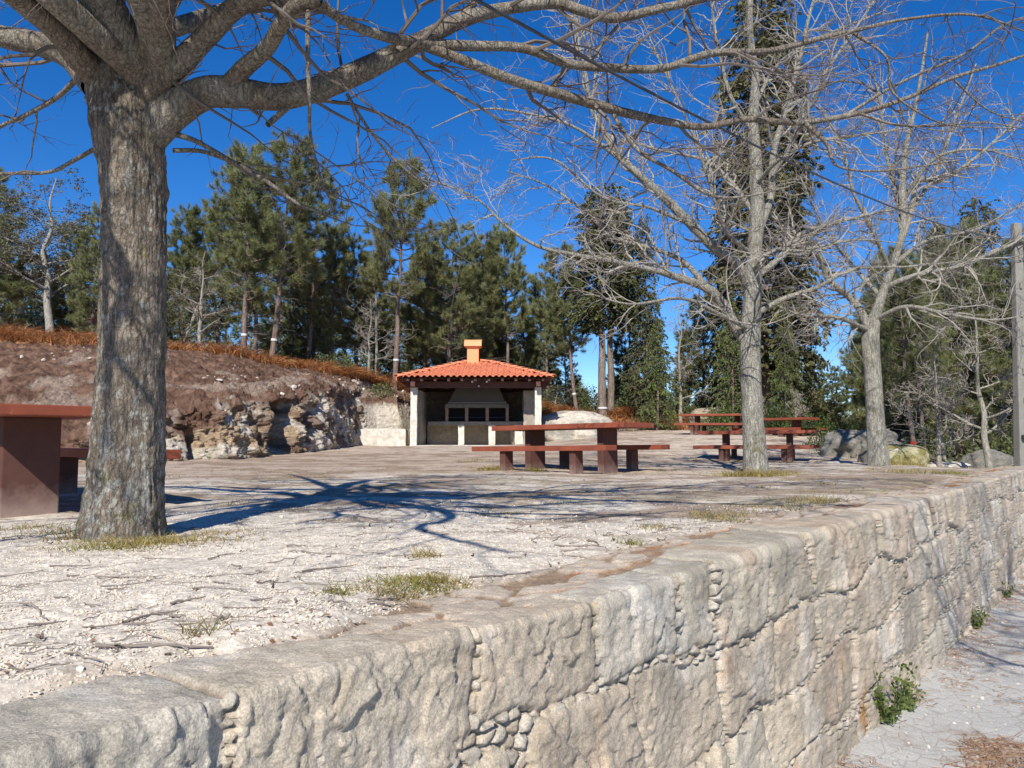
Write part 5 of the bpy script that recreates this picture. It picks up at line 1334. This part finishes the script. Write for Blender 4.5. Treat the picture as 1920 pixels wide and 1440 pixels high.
# ---------------------------------------------------------------- twigs and leaves on the ground
def twigs(name, x, y, z, L, rad, seed, col):
    R = np.random.default_rng(seed); N = len(x); a = R.normal(.15, .9, N); n = 6
    d = np.stack([np.cos(a), np.sin(a), 0 * a], 1); p = np.stack([x, y, z + rad * 1.3], 1); out = [p]
    for k in range(n - 1):
        d = nrm(d + R.normal(0, .22, (N, 3)) * (1, 1, .12)); p = p + d * (L / (n - 1))[:, None]; out.append(p)
    q = np.stack(out, 1)
    zz = gz(q[..., 0], q[..., 1]) if z is not None and name != 'road_twigs' else None
    if zz is not None: q[..., 2] = zz + (rad * 1.2)[:, None] + np.abs(R.normal(0, .004, q.shape[:2]))
    v, f = tubes(q, rad[:, None] * np.linspace(1, .4, n)[None], 5)
    return mesh(name, v, f, M_TWIG, None, np.repeat(col, n * 5, 0), True)
N = 3600; r = np.exp(R.uniform(math.log(1.7), math.log(17), N)); a = R.uniform(-.7, .66, N); x, y = r * np.sin(a), r * np.cos(a); t, w = xyw(x, y)
den = .3 + .7 * S(3.0, 5.2, y) + .5 * S(.9, .4, w); keep = (w > .42) & (R.uniform(0, 1, N) < den); x, y = x[keep], y[keep]; N = len(x)
L = .04 + .30 * R.uniform(0, 1, N) ** 2.4; rad = .0012 + .0036 * R.uniform(0, 1, N) ** 3
tag(twigs('fallen_twigs', x, y, 0 * x, L, rad, 6, mix(np.array((.16, .125, .105)), np.array((.32, .27, .23)), R.uniform(0, 1, N))), kind='stuff')
# bigger fallen sticks seen one by one
sticks = [((52, 1175), (125, 1168)), ((230, 1172), (330, 1150)), ((180, 1215), (400, 1210)), ((90, 1290), (270, 1262)), ((20, 1330), (150, 1295)), ((390, 1050), (440, 1040)), ((510, 1105), (545, 1094)), ((470, 1130), (510, 1125)), ((400, 1095), (430, 1098)), ((690, 1128), (760, 1112)), ((1060, 980), (1200, 960)), ((880, 1085), (1000, 1078))]
labs = ['short grey stick lying by the left edge of the gravel', 'curved thin stick on the pale gravel, lower left', 'long thin stick lying beside the wall top litter', 'dark forked stick beside the wall top, lower left', 'dark stick near the bottom left corner on the wall top',
        'short stick on bright gravel in front of the thick tree', 'small broken stick right of the middle of the bright gravel', 'tiny stick left of the grass tuft', 'thin pale stick in front of the thick tree', 'grey stick lying along the grass tuft by the wall', 'long low stick on the terrace toward the right wall edge', 'thin stick lying on the wall top in the middle']
def gpt(px, py):
    z = 0.
    for _ in range(4):
        p = P(px, py, 1.0); k = (EYE - z) / (EYE - p[2]); p = np.array([p[0] * k, k, z]); z = float(gz(p[0], p[1]))
    return p
for i, ((a, b), l) in enumerate(zip(sticks, labs)):
    p0, p1 = gpt(*a), gpt(*b); Rr = np.random.default_rng(90 + i)
    s = np.linspace(0, 1, 9)[:, None]; q = p0 * (1 - s) + p1 * s + np.cumsum(Rr.normal(0, .035, (9, 3)), 0) * np.linalg.norm(p1 - p0) * s * (1 - s) * 4
    q[:, 2] = gz(q[:, 0], q[:, 1]) + .006; rr = np.linspace(1, .5, 9) * (.0022 + .0026 * Rr.uniform()); A = Acc()
    v, f = tubes(q[None], rr[None], 7); A.add(v, f, (.20, .165, .14))
    pk, rk = kids(Rr, q[None], rr[None], 3, np.linalg.norm(p1 - p0) * .25, 35, 4, .6, .1, 0, .2, .9, .001, .1); pk[..., 2] = np.maximum(pk[..., 2], gz(pk[..., 0], pk[..., 1]) + .004); v, f = tubes(pk, rk, 4); A.add(v, f, (.22, .18, .15))
    tag(A.build('fallen_stick', M_TWIG, None, True), l, 'stick', 'fallen sticks on the gravel')
# brown leaves and pine litter
def litter(name, x, y, z, size, cols, seed):
    R = np.random.default_rng(seed); N = len(x); a = R.uniform(0, 6.3, N)
    d = np.stack([np.cos(a), np.sin(a), R.uniform(-.1, .35, N)], 1); sd = np.stack([-np.sin(a), np.cos(a), R.uniform(-.4, .4, N)], 1) * .38; pos = np.stack([x, y, z + .004], 1); L = size[:, None]
    v = np.stack([pos, pos + d * L * .5 + sd * L, pos + d * L, pos + d * L * .5 - sd * L], 1).reshape(-1, 3)
    return mesh(name, v, np.arange(len(v)).reshape(-1, 4), M_GRASS, None, np.repeat(cols, 4, 0))
N = 16000; r = np.exp(R.uniform(math.log(1.6), math.log(16), N)); a = R.uniform(-.7, .66, N); x, y = r * np.sin(a), r * np.cos(a); t, w = xyw(x, y)
den = .015 + .3 * S(4, 7, y) + (.35 + .95 * S(-.4, .6, t)) * S(.9, .3, w) * S(-.2, .2, fbm(t * 2, w * 6, None, 3, 44)); keep = (w > .12) & (R.uniform(0, 1, N) < den); x, y, w = x[keep], y[keep], w[keep]; N = len(x)
tag(litter('dead_leaves', x, y, gz(x, y) + .024 * S(.6, .35, w) * S(-.5, .4, t[keep]), R.uniform(.006, .02, N), mix(np.array((.25, .11, .05)), np.array((.34, .22, .12)), R.uniform(0, 1, N)), 7), kind='stuff')
N = 7000; t = np.concatenate([R.normal(3.2, .6, N // 2), R.uniform(1, 14, N // 2)]); w = np.concatenate([-.5 - np.abs(R.normal(0, .5, N // 2)), -.03 - R.exponential(.22, N // 2)]); x, y = wxy(t, w)
k_ = S(-.25, .25, fbm(x * 2.2, y * 2.2, None, 3, 12)) > R.uniform(0, 1, N); x, y, t, w = x[k_], y[k_], t[k_], w[k_]; N = len(x)
a = R.uniform(0, 6.3, N); d = np.stack([np.cos(a), np.sin(a), R.normal(0, .12, N)], 1) * R.uniform(.03, .12, (N, 1)); p0 = np.stack([x, y, zroad(t) + .03 * S(-.35, 0, w) + .008], 1)
v, f = tubes(np.stack([p0, p0 + d * .5 + (0, 0, .004), p0 + d], 1), np.full((N, 3), .0016), 3)
tag(mesh('pine_needle_litter', v, f, M_TWIG, None, np.repeat(mix(np.array((.24, .125, .07)), np.array((.33, .22, .14)), R.uniform(0, 1, N)), 9, 0)), kind='stuff')

# ---------------------------------------------------------------- grass and weeds
def tuft(cx, cy, rx, ry, n, h, cols, seed, A, z=None):
    R = np.random.default_rng(seed); x = cx + R.normal(0, .5, n) * rx; y = cy + R.normal(0, .5, n) * ry; zz = gz(x, y) if z is None else z + 0 * x
    c0 = mix(np.array(cols[0]), np.array(cols[1]), R.uniform(0, 1, n)) * R.uniform(.75, 1.25, (n, 1))
    v, f, c = blades(R, np.stack([x, y, zz - .005], 1), 3, np.full(n, h), .0035 + .0004 * cy, .25, c0, .6, 1.2); A.add(v, f, c)
GY = ((.26, .22, .06), (.42, .32, .13)); GG = ((.15, .16, .03), (.32, .27, .08)); GB = ((.17, .16, .05), (.38, .27, .12))
A = Acc()
for k, (px, py, rx, ry, n, h, cols) in enumerate([(110, 1000, .24, .2, 160, .07, GB), (165, 1010, .2, .16, 300, .09, GB), (205, 1030, .3, .10, 420, .045, GG), (260, 1022, .26, .10, 420, .075, GY), (320, 1015, .32, .14, 380, .06, GY), (390, 1003, .3, .18, 160, .05, GY), (60, 990, .3, .2, 160, .07, GB)]):
    p = gpt(px, py); tuft(p[0], p[1], rx, ry, n, h, cols, 700 + k, A)
tag(A.build('grass_tuft', M_GRASS), 'ring of yellow green grass around the foot of the thick tree', 'grass', 'grass tufts')
for k, (items, lb) in enumerate([
    ([(780, 1103, .19, .14, 520, .055, GG), (745, 1118, .14, .08, 300, .05, GB), (820, 1092, .13, .1, 300, .06, GY)], 'wide green grass tuft in the gravel near the wall, middle of the foreground'),
    ([(632, 1116, .06, .05, 90, .05, GG)], 'tiny grass tuft left of the wide one'),
    ([(798, 1045, .06, .08, 90, .08, GY)], 'thin yellow tuft behind the wide grass tuft'),
    ([(370, 1190, .05, .05, 40, .08, GB)], 'sparse dry weed on the gravel lower left'),
    ([(1412, 892, .5, .3, 900, .16, GY), (1450, 888, .4, .25, 400, .11, GY)], 'dry yellow grass around the foot of the slim pale tree'),
    ([(925, 882, .28, .2, 380, .14, GY), (1005, 884, .15, .12, 130, .13, GG)], 'yellow green grass beside the left leg of the middle bench'),
    ([(1355, 975, .2, .25, 260, .08, GY), (1345, 968, .3, .2, 150, .06, GB)], 'yellow grass patch near the wall, right of centre'),
    ([(1545, 948, .4, .35, 480, .09, GY), (1480, 955, .5, .3, 260, .07, GB)], 'long yellow grass patch beside the wall on the right'),
    ([(1800, 895, .5, .4, 360, .10, GG), (1700, 885, .5, .4, 300, .08, GY)], 'green grass patch by the far end of the wall'),
    ([(1225, 990, .15, .2, 180, .05, GB), (1180, 1020, .08, .06, 90, .06, GG)], 'small dark weed tuft beside the wall top'),
    ([(1700, 872, .5, .4, 500, .16, GY), (1790, 874, .7, .4, 500, .14, GY)], 'dry grass fringe in front of the mossy boulder')]):
    A = Acc()
    for j, (px, py, rx, ry, n, h, cols) in enumerate(items):
        p = gpt(px, py); tuft(p[0], p[1], rx, ry, n, h, cols, 800 + k * 9 + j, A)
    tag(A.build('grass_tuft', M_GRASS), lb, 'grass', 'grass tufts')
# thin grass sprinkled through the terrace
A = Acc(); N = 90; x = R.uniform(-6, 9, N); y = R.uniform(5, 17, N); t, w = xyw(x, y); m = (w > .5) & ((w < 2.4) | (R.uniform(0, 1, N) < .3))
for k, (a, b) in enumerate(zip(x[m], y[m])): tuft(a, b, R.uniform(.1, .5), R.uniform(.1, .3), int(R.integers(30, 110)), .05, GB if k % 2 else GY, 950 + k, A)
tag(A.build('sparse_grass', M_GRASS), kind='stuff')
# leafy weeds at the foot of the wall
def weed(t, w, h, n, seed, label, big=1.0):
    R = np.random.default_rng(seed); x0, y0 = wxy(t, w); z0 = float(zroad(t)) + .02; A = Acc()
    r = empty('wall_weed', (x0, y0, z0)); tag(r, label, 'weed', 'weeds at the foot of the wall')
    m = 16; a = R.uniform(0, 6.3, m); s = np.linspace(0, 1, 6); L = h * R.uniform(.5, 1.1, m)
    st = np.stack([np.cos(a)[:, None] * s * L[:, None] * .45, np.sin(a)[:, None] * s * L[:, None] * .45, s[None] * L[:, None]], -1) + np.cumsum(R.normal(0, .01, (m, 6, 3)), 1) * s[None, :, None]
    v, f = tubes(st, np.full((m, 6), .0022), 4); A.add(v, f, (.16, .17, .07)); A.build('stems', M_TWIG, r)
    k = R.integers(0, m, n); i = R.integers(1, 6, n); pos = st[k, i] + R.normal(0, .012, (n, 3)); d = nrm(R.normal(size=(n, 3)) + (0, 0, .4)); sd = nrm(np.cross(d, R.normal(size=(n, 3)))); L = R.uniform(.02, .045, (n, 1)) * big
    v = np.stack([pos, pos + d * L * .5 + sd * L * .33, pos + d * L, pos + d * L * .5 - sd * L * .33], 1).reshape(-1, 3); A = Acc()
    A.add(v, np.arange(len(v)).reshape(-1, 4), np.repeat(mix(np.array((.07, .11, .03)), np.array((.20, .24, .07)), R.uniform(0, 1, n)) * R.uniform(.7, 1.2, (n, 1)), 4, 0)); A.build('leaves', M_GRASS, r)
weed(3.55, -.13, .34, 420, 1, 'leafy green weed climbing the foot of the wall, nearest one')
weed(3.95, -.16, .17, 160, 2, 'lower leafy weed just beyond the nearest one')
weed(7.2, -.12, .22, 180, 3, 'small weed at the foot of the wall, middle distance')
weed(9.6, -.12, .16, 110, 4, 'tiny weed at the foot of the wall, far off')
weed(13.0, -.14, .42, 260, 5, 'dark weed at the far foot of the wall, near the right edge', 1.6)
